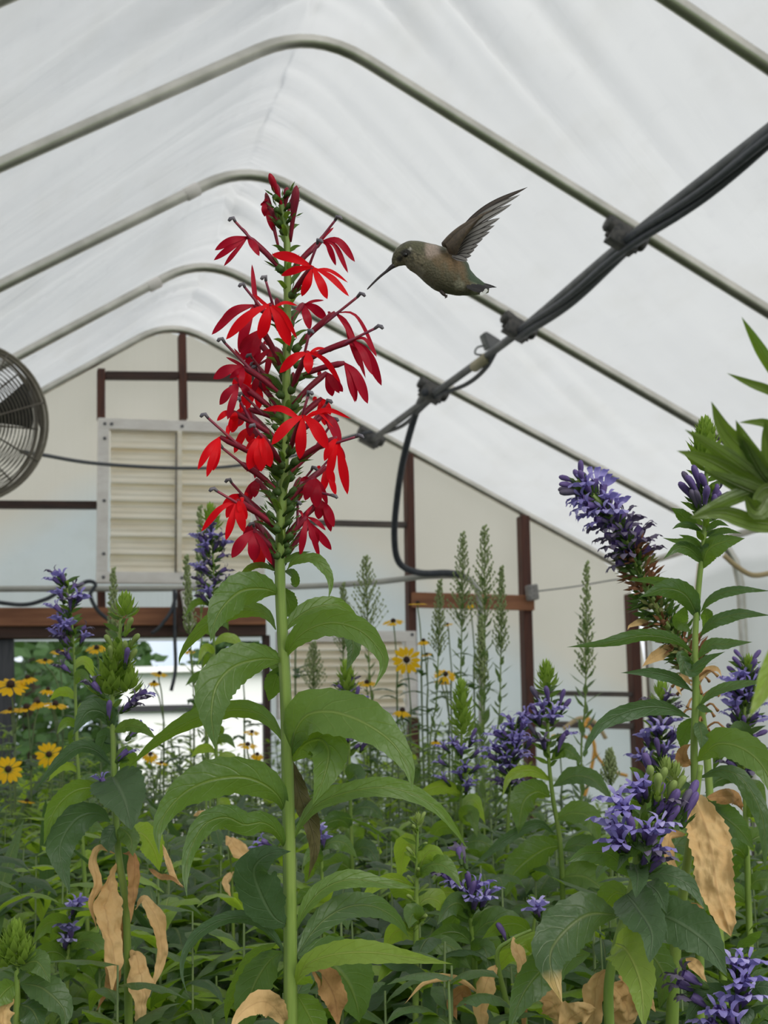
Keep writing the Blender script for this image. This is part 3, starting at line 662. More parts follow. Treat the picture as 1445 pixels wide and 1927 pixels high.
HL([(546, 1425), (556, 1375), (580, 1345), (625, 1340), (680, 1358), (735, 1395), (768, 1445), (776, 1490)], 92, -.06, (40, 15), 1, 'leaf', fold=.15)
HL([(552, 1432), (572, 1402), (602, 1392), (618, 1415), (610, 1460), (588, 1515)], 74, -.03, (25, 5), 1, 'leaf')
HL([(552, 1582), (570, 1545), (600, 1512), (650, 1492), (710, 1482), (765, 1490), (820, 1520), (855, 1560), (882, 1602)], 40, .02, (30, 10), 1, 'leaf')
HL([(550, 1430), (560, 1480), (580, 1540), (592, 1590), (580, 1655)], 36, .03, 20, 1, 'wither', 'withered grey leaf', ripple=.2)
HL([(543, 1742), (515, 1725), (490, 1680), (478, 1635), (505, 1608), (548, 1602)], 78, -.06, (10, 10), -1, 'leaf_grey', fold=.1)
HL([(557, 1752), (575, 1710), (610, 1672), (660, 1655), (720, 1662), (790, 1672)], 38, .02, (35, 15), 1, 'leaf')
HL([(538, 1800), (515, 1762), (480, 1732), (430, 1728), (380, 1752), (350, 1790), (342, 1830), (352, 1870)], 26, -.02, (30, 20), -1, 'leaf_grey')
HL([(554, 1856), (575, 1818), (620, 1798), (690, 1792), (770, 1802), (852, 1814)], 46, -.05, (25, 5), 1, 'leaf_pale')
HL([(556, 1832), (572, 1800), (588, 1768), (602, 1748)], 62, .03, 10, -1, 'leaf_grey')
HL([(535, 1790), (505, 1810), (475, 1860), (462, 1920), (455, 1960)], 66, .03, (10, 10), 1, 'leaf_deep')
HL([(520, 1775), (480, 1800), (452, 1850), (430, 1890), (425, 1930)], 34, .05, (30, 20), -1, 'leaf')
HL([(560, 1800), (610, 1805), (650, 1840), (670, 1885), (676, 1925)], 108, .05, (10, 10), 1, 'leaf_deep')
HL([(556, 1800), (600, 1740), (650, 1708), (700, 1705), (745, 1730), (770, 1765)], 52, .07, (25, 10), 1, 'leaf_deep')
HL([(558, 1870), (570, 1890), (590, 1930), (600, 1975)], 60, .02, 10, 1, 'leaf')
HL([(585, 1815), (610, 1840), (630, 1880), (636, 1935)], 52, .02, (10, 30), 1, 'dry_brown', 'dried brown leaf', ripple=.15)
HL([(540, 1930), (515, 1895), (490, 1885), (455, 1905), (430, 1945)], 46, -.04, (20, 10), 1, 'dry', 'dried tan leaf', ripple=.15)

TOPP = []  # stem centre by height
def stem_at(y):
    for a_, b_ in zip(SP[:-1], SP[1:]):
        if b_[1] <= y <= a_[1]: return vpx(a_, b_, (a_[1]-y)/(a_[1]-b_[1]))
    return SP[-1][:2]
def petal(mb, m, tip, w, d0, d1, bulge=None, prof='petal', phi=0, seg=14, top=1):
    ln = math.hypot(tip[0]-m[0], tip[1]-m[1]); b_ = .16*ln if bulge is None else bulge
    md = ((m[0]+tip[0])/2, (m[1]+tip[1])/2-b_)
    q1 = vpx(m, md, .55); q1 = (q1[0], q1[1]-b_*.25)
    pts = [(m[0], m[1], d0-D0), (md[0], md[1], (d0+d1)/2-D0-.004), (tip[0], tip[1], d1-D0)]
    pleaf(mb, pts, w, D0, 0, phi, top, n=seg, prof=prof, m=4, fold=.12, ripple=.05, rk=1.5, seed=int(m[0]*7+tip[1]))
fr = random.Random(3)
def cflower(bs, m, col_, petals, z=0., mat='red', tubew=11, uppers=(), bulges=None, parent=None):
    """bs base on stem px, m mouth px, col_ tip of the column px, petals [(tip,width)...], z depth offset of the mouth (negative = nearer)"""
    parent = parent or hero
    d_m = D0+z; d_b = D0+z*.35
    A, B = W(bs[0], bs[1], d_b), W(m[0], m[1], d_m)
    mid = A.lerp(B, .5)+Vector((0, 0, .0015))
    pth = [Vector(q) for q in spline([A, mid, B], 9)]; mb = MB(); r0 = tubew*.5*D0/F
    mb.tube(pth, [r0*.6, r0*.8, r0*.9, r0, r0, r0*1.05, r0*1.1, r0*1.15, r0*.7], 8)
    fl = mb.build('flower', 'red_tube', parent)
    for i, pt in enumerate(petals):
        tip, w = pt[0], pt[1]; mb = MB()
        b_ = pt[2] if len(pt) > 2 else None
        petal(mb, m, tip, w, d_m, d_m+fr.uniform(-.008, .006), b_, phi=fr.uniform(-28, 28)); mb.build('petal', mat, fl)
    for tip, w, b_ in uppers:
        mb = MB(); petal(mb, vpx(m, bs, .12), tip, w, d_m, d_m+.008, b_, 'strap', phi=fr.uniform(-40, 40)); mb.build('upper_petal', 'crimson' if mat == 'crimson' else mat, fl)
    if col_:
        s = vpx(bs, m, .6); ln = math.hypot(col_[0]-s[0], col_[1]-s[1]); hook = 1 if col_[0] > s[0] else -1
        q = [W(s[0], s[1], (d_b+d_m)/2), W(*vpx(s, col_, .55), d_m-.003), W(*vpx(s, col_, .92), d_m-.006)]
        mb = MB(); mb.tube([Vector(k) for k in spline(q, 10)], [.0011]*5+[.0009]*5, 6); mb.build('stamen_column', 'column', fl)
        e = vpx(s, col_, .90); mb = MB()
        mb.tube([W(e[0], e[1], d_m-.006), W(col_[0]-hook*2, col_[1]-1, d_m-.007), W(col_[0]+hook*4, col_[1]+1, d_m-.008), W(col_[0]+hook*7, col_[1]+5, d_m-.008)], [.0010, .0013, .0014, .0009], 6)
        mb.build('anther_tip', 'anther', fl)
    # calyx: green cup and thin pointed sepals
    mb = MB(); mb.tube([A, A.lerp(B, .07), A.lerp(B, .17)], [r0*.8, r0*1.5, r0*1.2], 8)
    ax = (B-A).normalized(); u_ = ax.orthogonal().normalized(); v_ = ax.cross(u_)
    for k in range(5):
        a_ = 2*PI*k/5+fr.random(); o_ = u_*math.cos(a_)+v_*math.sin(a_); l = .0095
        pp = [A.lerp(B, .15)+o_*r0, A.lerp(B, .15)+ax*l*.5+o_*(r0+.0012), A.lerp(B, .15)+ax*l+o_*(r0+.0035)]
        pp = [Vector(k_) for k_ in spline(pp, 6)]; strip(mb, pp, [ax.cross(o_)]*6, .0021, 'leaf', 2, .1, ripple=0)
    mb.build('calyx', 'calyx', fl)
    return fl
R = 'red'; K = 'crimson'
FL = [
 ((533, 512), (466, 446), (437, 411), [((404, 471), 15, 6), ((402, 490), 13, 2), ((421, 501), 10, 0), ((488, 482), 15, 2)], .0, K, [((449, 424), 6, 2)]),
 ((545, 515), (604, 454), (636, 408), [((632, 500), 12, 14), ((655, 514), 11, 22), ((668, 493), 15, 20)], .01, K, [((628, 428), 7, 3)]),
 ((546, 560), (589, 503), (600, 452), [((511, 479), 19, 6), ((529, 519), 15, 4), ((568, 558), 18, 0), ((616, 563), 18, 2), ((657, 558), 13, 8)], -.03, R, [((655, 532), 8, 12)]),
 ((540, 622), (478, 574), (456, 535), [((398, 630), 17, 12), ((413, 607), 17, 8), ((449, 662), 20, 6)], -.005, K, [((474, 497), 10, -18)]),
 ((540, 640), (508, 572), (498, 521), [((425, 639), 20, 10), ((489, 639), 26, 0), ((545, 651), 25, 10), ((559, 638), 10, 14)], -.032, R, [((560, 575), 7, 8), ((478, 553), 7, -3)]),
 ((535, 700), (492, 620), None, [((450, 664), 22, 2), ((475, 672), 16, 2)], -.01, K, []),
 ((551, 662), (631, 588), (680, 553), [((676, 690), 15, 26), ((710, 670), 8, 34), ((688, 712), 13, 20)], -.005, K, [((617, 592), 13, 2)]),
 ((553, 690), (664, 640), (714, 614), [((718, 726), 20, 18), ((700, 705), 15, 10), ((709, 672), 8, 18)], -.012, K, [((690, 660), 7, 3)]),
 ((556, 712), (648, 683), None, [((692, 760), 20, 16), ((670, 756), 17, 8), ((668, 758), 9, 6)], -.018, K, [((634, 690), 7, 3)]),
 ((546, 740), (580, 662), (583, 622), [((526, 702), 18, 8), ((580, 703), 19, 0), ((641, 720), 12, 14)], -.034, R, [((612, 655), 6, 6), ((600, 662), 6, 2)]),
 ((544, 615), (570, 572), None, [((583, 621), 18, 4), ((614, 601), 20, 6)], .03, K, [((610, 565), 6, 4)]),
 ((534, 748), (458, 690), (416, 638), [((401, 713), 21, 6), ((432, 712), 12, 0), ((452, 728), 12, 0)], -.008, K, [((425, 672), 7, 2), ((440, 655), 6, 2)]),
 ((532, 790), (449, 722), None, [((413, 762), 18, 5), ((428, 790), 15, 2), ((470, 748), 15, 4)], -.01, K, [((436, 705), 7, 2)]),
 ((530, 832), (438, 775), (449, 750), [((408, 792), 12, 5), ((441, 793), 17, 2), ((430, 818), 8, 6)], -.006, R, [((462, 770), 7, 6)]),
 ((543, 855), (570, 782), (582, 738), [((511, 837), 20, 8), ((564, 864), 22, 0), ((617, 846), 24, 10)], -.045, R, [((494, 772), 13, 12), ((661, 788), 9, 18), ((628, 805), 6, 22)]),
 ((545, 830), (605, 785), (618, 754), [((640, 838), 22, 20), ((628, 812), 18, 14)], .0, K, [((600, 770), 7, 6)]),
 ((548, 873), (634, 824), (677, 820), [((610, 868), 16, 6), ((617, 904), 17, 2), ((654, 931), 20, 6)], -.02, R, [((636, 842), 9, 4)]),
 ((532, 890), (414, 822), (384, 780), [((372, 884), 15, 8), ((389, 898), 15, 0), ((401, 886), 16, 0)], -.02, R, [((428, 800), 7, 2)]),
 ((533, 880), (490, 818), (476, 800), [((468, 884), 26, 2), ((491, 888), 26, 0), ((509, 879), 24, 2)], -.035, R, [((462, 845), 12, 4)]),
 ((528, 930), (455, 872), (412, 838), [], -.01, K, []),
 ((527, 1000), (446, 942), (401, 920), [((379, 1000), 13, 12), ((425, 1017), 15, 0), ((459, 1002), 20, 0), ((464, 978), 18, 4)], -.03, R, [((455, 935), 8, 3)]),
 ((525, 1050), (477, 998), None, [((436, 1050), 22, 6), ((478, 1057), 24, 2), ((512, 1063), 14, 6)], -.01, K, []),
 ((536, 950), (592, 898), (628, 933), [((574, 942), 22, 4), ((596, 956), 24, 2), ((616, 950), 12, 8)], .01, K, [((566, 905), 10, 4)]),
 ((534, 1030), (577, 972), (560, 945), [((613, 998), 9, 4), ((601, 1050), 12, 4), ((565, 1046), 14, 2)], .0, K, [((562, 960), 6, 4), ((588, 952), 6, 4)]),
 ((537, 442), (497, 378), None, [((520, 441), 11, -8), ((498, 408), 12, 0), ((500, 388), 20, 4)], .0, K, []),
 ((540, 680), (512, 655), (480, 690), [((470, 700), 12, 6), ((500, 712), 13, 4)], .02, K, []),
 ((540, 800), (470, 770), (455, 740), [((448, 800), 14, 4), ((470, 822), 16, 2)], .01, K, []),
 ((535, 740), (490, 700), (470, 668), [((476, 740), 14, 4), ((505, 748), 12, 4)], .015, K, []),
 ((540, 960), (565, 900), (590, 880), [((560, 945), 20, 4), ((590, 935), 18, 6)], .03, K, []),
]
for bs, m, c_, pt, z, mt, up in FL: cflower(bs, m, c_, pt, z, mt, uppers=up)
for i in range(16):
    y = 650+i*25+fr.uniform(-8, 8); sd = -1 if (i % 5) in (0, 1, 3) else 1; s_ = stem_at(y+70); rx = sd*fr.uniform(28, 85)
    m_ = (s_[0]+rx, y+fr.uniform(-12, 12)); mk = fr.choice(('crimson', 'crimson', 'red'))
    pe = [((m_[0]+sd*fr.uniform(4, 26)+q*fr.uniform(9, 15), m_[1]+fr.uniform(38, 62)-abs(q)*8), fr.uniform(14, 20), fr.uniform(0, 8)) for q in (-1, 0, 1)]
    cflower((s_[0], s_[1]), m_, (m_[0]+sd*fr.uniform(5, 20), m_[1]-fr.uniform(25, 42)) if i % 2 else None, pe, fr.uniform(.008, .045), mk, uppers=[((m_[0]-sd*16, m_[1]+6), 7, 8)])
# closed buds at the top
def tubebud(bs, tip, w, z, mat, name='bud', parent=None, d0=None):
    d0 = d0 or D0; A, B = W(bs[0], bs[1], d0), W(tip[0], tip[1], d0+z); r_ = w*.5*d0/F
    mb = MB(); mb.tube([A.lerp(B, t) for t in (0, .15, .4, .6, .75, .88, .96, 1)], [r_*.35, r_*.45, r_*.55, r_*.8, r_*1., r_*.85, r_*.5, r_*.1], 10); return mb.build(name, mat, parent or hero)
for q in (((532, 392), (507, 326), 14, -.01, 'crimson'), ((546, 455), (558, 349), 17, -.012, 'red_tube'), ((536, 400), (540, 352), 13, 0, 'red_tube'), ((540, 405), (552, 372), 11, .01, 'red_tube'), ((530, 395), (519, 345), 12, .005, 'red_tube'),
          ((525, 470), (500, 362), 13, 0.0, 'red_tube'), ((534, 620), (520, 560), 13, .01, 'red_tube'), ((540, 770), (552, 700), 12, .01, 'red_tube')): tubebud(*q)
# green calyx tufts, seed cups and bracts along the spike
for i in range(56):
    y = 372+i*12.4+fr.uniform(-6, 6); s = stem_at(max(y, 386)); a_ = i*2.4; ox = math.cos(a_); oz = math.sin(a_)
    L_ = fr.uniform(34, 60) if y > 700 else (fr.uniform(26, 46) if y > 440 else fr.uniform(22, 32))
    up_ = fr.uniform(.35, 1.0)
    tip = (s[0]+ox*L_, y-L_*up_*.8); md = (s[0]+ox*L_*.55, y-L_*up_*.62)
    HL_w = fr.uniform(10, 15) if y > 700 else (fr.uniform(8, 12) if y > 440 else 13)
    leafpart(hero, 'bract', [(s[0], y+4), md, tip], HL_w, D0, -.016*oz, (20, 50), fr.choice((1, -1)), fr.choice(('leaf', 'leaf_deep', 'leaf')), n=12, m=2, serr=.0, ripple=.03)
for i in range(40):
    y = 700+i*9+fr.uniform(-4, 4); s = stem_at(y); a_ = i*2.1+.5; ox = math.cos(a_); oz = math.sin(a_); l = fr.uniform(22, 34)
    if i < 8: y = 372+i*8; s = stem_at(max(386, y)); l = 18
    A = W(s[0]+ox*4, y, D0-.004*oz); B = W(s[0]+ox*l, y-l*.7, D0-.011*oz); mb = MB(); rr = .0016
    mb.tube([A, A.lerp(B, .45), A.lerp(B, .62), A.lerp(B, .95)], [.0008, rr*.8, rr*1.35, rr*1.15], 8); ax = (B-A).normalized(); u_ = ax.orthogonal().normalized(); v_ = ax.cross(u_)
    for k in range(5):
        t_ = 2*PI*k/5; o_ = u_*math.cos(t_)+v_*math.sin(t_); q = [B+o_*rr, B+ax*.003+o_*rr*1.8, B+ax*.006+o_*rr*3]
        strip(mb, q, [ax.cross(o_)]*3, .0016, 'leaf', 2, .1, ripple=0)
    mb.build('seed_cup', 'calyx', hero)

# ================================================================== THE HUMMINGBIRD
DB = 1.04
def bird():
    sec = [(737, 503, 2.2), (741, 500, 5), (747, 492, 12), (756, 484, 20), (768, 481, 26.5), (780, 482, 29), (793, 486, 31), (808, 493, 35), (824, 502, 39), (840, 511, 41), (856, 521, 37), (870, 530, 29), (884, 536, 21.5), (897, 540, 16), (910, 543.5, 10.5), (920, 545, 6)]
    pts = [Vector(q) for q in spline([(a, b, c) for a, b, c in sec], 90)]; n = len(pts); k = DB/F; rows = []; info = []
    for i, p in enumerate(pts):
        q0, q1 = pts[max(0, i-1)], pts[min(n-1, i+1)]; t = Vector((q1.x-q0.x, q1.y-q0.y)).normalized(); nrm = Vector((t.y, -t.x))
        c = W(p.x, p.y, DB); up = RT*nrm.x - UP*nrm.y; r = p.z*k; row = []; inf = []
        for j in range(64):
            a = 2*PI*j/64; rr = r
            pos = c+up*(rr*math.cos(a))-FWD*(rr*.92*math.sin(a))
            rgh = noise.noise(pos*900)*.00008+noise.noise(pos*300)*.0002
            if p.x > 745: pos += (up*math.cos(a)-FWD*math.sin(a))*rgh
            row.append(pos); inf.append((p.x-p.z*math.cos(a)*-nrm.x if False else p.x+nrm.x*p.z*math.cos(a), p.y+nrm.y*p.z*math.cos(a), math.cos(a), math.sin(a), i/(n-1), pos))
        rows.append(row); info += inf
    m, nt, p = newmat('plumage'); vc = N(nt, 'ShaderNodeVertexColor'); vc.layer_name = 'plumage'
    nf = noise_(nt, 900, 3); b = mixc(nt, rng_(nt, nf, .35, .65, 0., .5), vc.outputs['Color'], mixc(nt, .6, vc.outputs['Color'], (.03, .028, .02)))
    L(nt, b, p.inputs['Base Color']); p.inputs['Roughness'].default_value = .65; p.inputs['Sheen Weight'].default_value = .15; p.inputs['Specular IOR Level'].default_value = .3
    vr = N(nt, 'ShaderNodeTexVoronoi'); vr.inputs['Scale'].default_value = 620; L(nt, N(nt, 'ShaderNodeTexCoord').outputs['Object'], vr.inputs['Vector']); bump(nt, p, vr.outputs['Distance'], .4, .0009)
    M['plumage'] = m
    mb = MB(); mb.grid(rows, True); cc = W(830, 505, DB)
    o = mb.build('hummingbird', 'plumage', org=cc); tag(o, 'small brown hummingbird hovering with wings raised, bill towards the red flowers', 'bird')
    ca = o.data.color_attributes.new('plumage', 'FLOAT_COLOR', 'POINT')
    def lerp3(a, b, t): t = max(0, min(1, t)); return tuple(x+(y-x)*t for x, y in zip(a, b))
    def ss(a, b, x): x = max(0, min(1, (x-a)/(b-a))); return x*x*(3-2*x)
    for idx, (x, y, ct, st, u, pos) in enumerate(info):
        n1 = noise.noise(pos*260); n2 = noise.noise(pos*600); n3 = noise.noise(Vector((pos.x*500, pos.y*500, pos.z*1100)))
        crown = (.075, .075, .04); cheek = (.19, .16, .10); c = lerp3(crown, (.12, .11, .055), .5+n2)
        c = lerp3(c, cheek, ss(.35, -.1, ct+n1*.15))
        # speckled throat and neck
        if x < 800:
            spk = ss(.05, .25, n2+ .4*n3); c = lerp3(c, (.05, .045, .03), spk*ss(735, 770, x)*.8)
            c = lerp3(c, (.30, .27, .20), ss(-.45, -.7, ct)*ss(745, 760, x)*.6)
        e = math.hypot((x-764)/1.5, (y-479)); c = lerp3((.018, .015, .012), c, ss(5, 10, e+n1*3))
        e2 = math.hypot(x-752, y-489); c = lerp3((.025, .022, .018), c, ss(3, 8, e2))
        e3 = math.hypot(x-772, (y-472)); c = lerp3((.42, .40, .34), c, ss(1.6, 4, e3+n2*2))
        # breast: pale patch, then buffy flank and grey-brown belly
        f = ss(793, 803, x+n1*8); flank = (.17, .115, .06); belly = (.135, .12, .075)
        bd = lerp3(belly, flank, ss(-.45, .3, ct+n1*.4)); bd = lerp3(bd, (.075, .08, .045), ss(.55, .85, ct+n1*.1)*ss(790, 800, x))
        bd = lerp3(bd, (.20, .12, .055), ss(830, 845, x+n1*12)*ss(872, 858, x)*ss(.0, .4, ct+n1*.3)*.8)
        pt = 1-ss(10, 21, math.hypot((x-811)*.9, y-475+n1*6)); bd = lerp3(bd, (.36, .28, .23), pt*.9)
        bd = lerp3(bd, (.30, .28, .20), .8*(1-ss(4, 13, math.hypot((x-862), (y-538)*1.0)+n1*6)))
        bd = lerp3(bd, (.045, .075, .04), ss(868, 885, x)*ss(-.1, .3, ct)); bd = lerp3(bd, (.36, .37, .27), ss(880, 895, x)*ss(.35, -.1, ct)*.8)
        c = lerp3(c, bd, f); ca.data[idx].color = (*c, 1)
    me_ = o
    def px(x, y, z=0): return W(x, y, DB+z)
    mb = MB(); bp = [(742, 499), (736, 503), (728, 510), (715, 520.5), (702, 533), (690.5, 545)]
    mb.tube([Vector(q) for q in spline([px(*q) for q in bp], 24)], [k*v for v in np.interp(np.linspace(0, 1, 24), [0, .12, .3, .7, .95, 1], [5.2, 4.2, 2.8, 2.1, 1.5, .5])], 10)
    m2 = simple('bill', (.035, .025, .028), .35); mb.build('bill', m2, o)
    m3 = simple('eye', (.006, .005, .005), .08)
    for s in (-1, 1):
        mb = MB(); ctr = W(763, 479.5, DB+s*24.5*k*.92); mb.sphere(ctr, 4.3*k, 10); mb.build('eye', m3, o)
    mf = simple('foot', (.05, .035, .03), .6)
    for s in (-1, 1):
        z = s*.004; mb = MB(); mb.tube([px(829, 546, z), px(834, 553, z), px(839, 557.5, z)], [.0016, .0012, .0007], 6)
        for dx, dy in ((3, 2), (4, -1), (1, 3)): mb.tube([px(838, 556, z), px(838+dx, 557+dy, z), px(838+dx-2, 558+dy, z)], [.0006, .0006, .0003], 5)
        mb.build('foot', mf, o)
    # feathers
    def feathmat(name, c, shaft, tr):
        m, nt, p = newmat(name); uv = N(nt, 'ShaderNodeUVMap'); s = N(nt, 'ShaderNodeSeparateXYZ'); L(nt, uv.outputs[0], s.inputs[0])
        y = s.outputs['Y']; sh = math_(nt, 'ABSOLUTE', math_(nt, 'SUBTRACT', y, .30)); f = rng_(nt, sh, .05, .10, 1., 0.)
        edge = rng_(nt, y, .80, .93, 0., .9); f = math_(nt, 'MAXIMUM', f, edge); f = math_(nt, 'MAXIMUM', f, rng_(nt, y, .02, .12, .9, 0.))
        st = noise_(nt, 1, 2, vec=uv.outputs[0], stretch=(60, 6, 1)); b = mixc(nt, rng_(nt, st, .3, .7, 0., .5), c, tuple(x*.65 for x in c)); b = mixc(nt, f, b, shaft)
        L(nt, b, p.inputs['Base Color']); p.inputs['Roughness'].default_value = .5; thin(nt, p, b, tr); return m
    M['flight'] = feathmat('flight', (.50, .46, .44), (.045, .035, .032), .45); M['flight_dark'] = feathmat('flight_dark', (.12, .09, .08), (.03, .02, .02), .2)
    M['covert'] = simple('covert', (.075, .055, .04), .6, c2=(.12, .085, .055), sc=500)
    M['tailf'] = feathmat('tailf', (.05, .045, .045), (.02, .018, .02), .1); M['tailtip'] = simple('tailtip', (.6, .6, .57), .6)
    root = [(848, 452), (852, 456), (855, 460), (857, 464), (858, 468), (859, 472), (859, 476), (858, 480), (857, 484), (854, 484), (850, 482)]
    tips = [(993, 352), (979, 366), (963, 384), (941, 410), (931, 424), (922, 436), (909, 449), (900, 461), (893, 470), (887, 481), (880, 490)]
    for sgn, nm in ((-1, 'near'), (1, 'far')):
        zb = sgn*.012; sp = sgn*.022
        mb = MB(); arm = [(838, 462), (850, 447), (869, 430), (899, 411), (935, 391)]
        P = [Vector(q) for q in spline([W(a, b, DB+zb+sp*i/6) for i, (a, b) in enumerate(arm)], 16)]
        mb.tube(P, [k*v for v in np.linspace(9, 2.2, 16)], 8); wing = mb.build('wing', 'covert', o)
        # covert patch
        mb = MB(); A_ = [(836, 456), (850, 446), (866, 433), (884, 421), (900, 411)]; B_ = [(845, 478), (859, 480), (865, 465), (876, 446), (900, 415)]
        ra = [Vector(q) for q in spline([W(a, b, DB+zb-sgn*-.001+sp*i/6) for i, (a, b) in enumerate(A_)], 14)]; rb = [Vector(q) for q in spline([W(a, b, DB+zb+sp*i/6) for i, (a, b) in enumerate(B_)], 14)]
        mb.grid([[ra[i].lerp(rb[i], j/6)-FWD*(.0022*math.sin(PI*j/6)+.0016) for j in range(7)] for i in range(14)])
        mb.grid([[ra[i].lerp(rb[i], j/6)+FWD*(.0016*math.sin(PI*j/6)+.0012) for j in range(7)] for i in range(14)][::-1])
        mb.build('covert_feathers', 'covert', wing)
        for i, (rt, tp) in enumerate(zip(root, tips)):
            mb = MB(); ln = math.hypot(tp[0]-rt[0], tp[1]-rt[1]); dx, dy = (tp[0]-rt[0])/ln, (tp[1]-rt[1])/ln
            bow = .07*ln*(1-i/12); md = ((rt[0]+tp[0])/2+dy*bow, (rt[1]+tp[1])/2-dx*bow)
            pts_ = [(rt[0], rt[1], zb), (md[0], md[1], zb+sp*.6+.0007*i), (tp[0], tp[1], zb+sp+.0009*i)]
            pleaf(mb, pts_, (11, 12.5, 14, 14, 13, 13, 12.5, 12.5, 12, 12, 12)[i], DB, 0, (5, 5), -1, n=20, prof='strap', m=4, fold=.04, ripple=0)
            mb.build('flight_feather', 'flight' if i > 0 else 'flight_dark', wing)
    # tail
    mb = MB(); mb.tube([px(880, 534), px(900, 541), px(915, 545)], [.006, .004, .0015], 8); tl = mb.build('tail', 'covert', o)
    for i, (tx, ty, w_) in enumerate(((935, 541, 8), (929, 541, 9), (921, 543, 9), (916, 547, 10), (913, 551, 10), (908, 553, 9))):
        for sg in (-1, 1):
            mb = MB(); pleaf(mb, [(878, 528+i*2.4, sg*.002*i), (902, 534+i*2.6, sg*.003*i), (tx, ty, sg*.004*i)], w_, DB, 0, (15, 15), -1, n=10, prof='strap', m=2, fold=.05, ripple=0); mb.build('tail_feather', 'tailf', tl)
            if i > 2:
                mb = MB(); pleaf(mb, [(tx-5, ty-1, sg*.004*i-.0006), (tx+2, ty+.5, sg*.004*i-.0006)], w_*.8, DB, 0, (15, 15), -1, n=4, prof='strap', m=2, fold=.05, ripple=0); mb.build('white_tail_tip', 'tailtip', tl)
bird()

# ================================================================== LOBELIAS AND OTHER PLANTS
# master flower meshes, 1 unit = flower length; mouth towards +Y, up +Z
def lob_flower_mesh(kind, seed):
    q = random.Random(seed); mb = MB(); tb = MB(); cx_ = MB()
    if kind == 'open':
        tb.tube([Vector((0, t, .03*math.sin(t*3))) for t in (0, .15, .35, .5, .62)], [.07, .085, .11, .13, .12], 8, False)
        for sx_, w_, l_ in ((-.26, .15, .20), (0, .16, .26), (.26, .15, .20)):
            l_ *= q.uniform(.8, 1.2); dx = q.uniform(-.05, .05); fw = q.uniform(.0, .14)
            P = [Vector((sx_*.25, .56, -.05)), Vector((sx_*.75, .72, -.07)), Vector((sx_*1.2+dx, .84+fw, -.14)), Vector((sx_*1.5+dx, .88+fw, -.20-l_*.5))]
            P = [Vector(k) for k in spline(P, 9)]; strip(mb, P, [Vector((-1, 0, sx_*1.5))]*9, w_*1.6, 'petal', 4, .15, ripple=.08, seed=q.randint(0, 99))
        for sx_ in (-1, 1):
            P = [Vector((sx_*.06, .55, .09)), Vector((sx_*.12, .70, .20)), Vector((sx_*q.uniform(.18, .3), .72, .32)), Vector((sx_*q.uniform(.2, .38), .62, .40))]
            P = [Vector(k) for k in spline(P, 7)]; strip(mb, P, [Vector((1, .3, 0))]*7, .11, 'strap', 2, .1, ripple=0)
    else:
        l_ = .9 if kind == 'bud' else .72
        tb.tube([Vector((0, t*l_, .05*math.sin(t*2.5))) for t in (0, .2, .45, .65, .85, .96, 1)], [.055, .065, .085, .115, .11, .07, .02], 8)
    # calyx with five pointed lobes
    cx_.tube([Vector((0, t, 0)) for t in (-.12, -.02, .10)], [.04, .09, .10], 8, False)
    for k in range(5):
        a = 2*PI*k/5; o_ = Vector((math.cos(a), 0, math.sin(a))); s_ = Vector((-math.sin(a), 0, math.cos(a)))
        P = [o_*.08+Vector((0, .05, 0)), o_*.15+Vector((0, .2, 0)), o_*.22+Vector((0, .40, 0))]; strip(cx_, P, [s_]*3, .13, 'ovate' if False else 'leaf', 2, .1, ripple=0)
    return mb, tb, cx_
def rawmesh(mb, mat, name):
    me = bpy.data.meshes.new(name); me.from_pydata([tuple(v) for v in mb.v], [], mb.f)
    uvl = me.uv_layers.new(name='UVMap'); uvl.data.foreach_set('uv', np.array([c for f in mb.uv for c in f], dtype=np.float32).ravel())
    me.polygons.foreach_set('use_smooth', [True]*len(me.polygons)); me.materials.append(M[mat]); me.update(); return me
LF = {}
for sd in range(5):
    a, b, c = lob_flower_mesh('open', sd); LF['open', sd] = [rawmesh(b, 'purple_tube', 'flower'), rawmesh(a, 'violet' if sd else 'violet_lip', 'petals'), rawmesh(c, 'calyx', 'calyx')]
    LF['fade', sd] = [LF['open', sd][0], rawmesh(a, 'bud_purple', 'petals'), LF['open', sd][2]]
    a, b, c = lob_flower_mesh('bud', sd); LF['bud', sd] = [rawmesh(b, 'purple_tube' if sd else 'bud_purple', 'bud'), None, rawmesh(c, 'calyx', 'calyx')]
    a, b, c = lob_flower_mesh('gbud', sd); LF['gbud', sd] = [rawmesh(b, 'bud_green', 'bud'), None, rawmesh(c, 'tuft', 'calyx')]
def inst(mesh, name, parent, loc, rot, sc):
    o = bpy.data.objects.new(name, mesh); C.objects.link(o); o.parent = parent
    o.matrix_basis = Matrix.Translation(loc) @ rot.to_4x4() @ Matrix.Diagonal((sc, sc, sc, 1)); return o
def put_flower(root, kind, pos, direc, size, seed):
    d = Vector(direc).normalized(); z = Vector((0, 0, 1)); x = d.cross(z)
    if x.length < .1: x = Vector((1, 0, 0))
    x.normalize(); z = x.cross(d).normalized(); rot = Matrix((x, d, z)).transposed()
    m3 = LF[kind, (seed*7) % 5]; f = inst(m3[0], 'bud' if 'bud' in kind else 'flower', root, pos-ORG[root.name], rot, size)
    if m3[1]: inst(m3[1], 'petals', f, Vector(), Matrix.Identity(3), 1)
    inst(m3[2], 'calyx', f, Vector(), Matrix.Identity(3), 1)
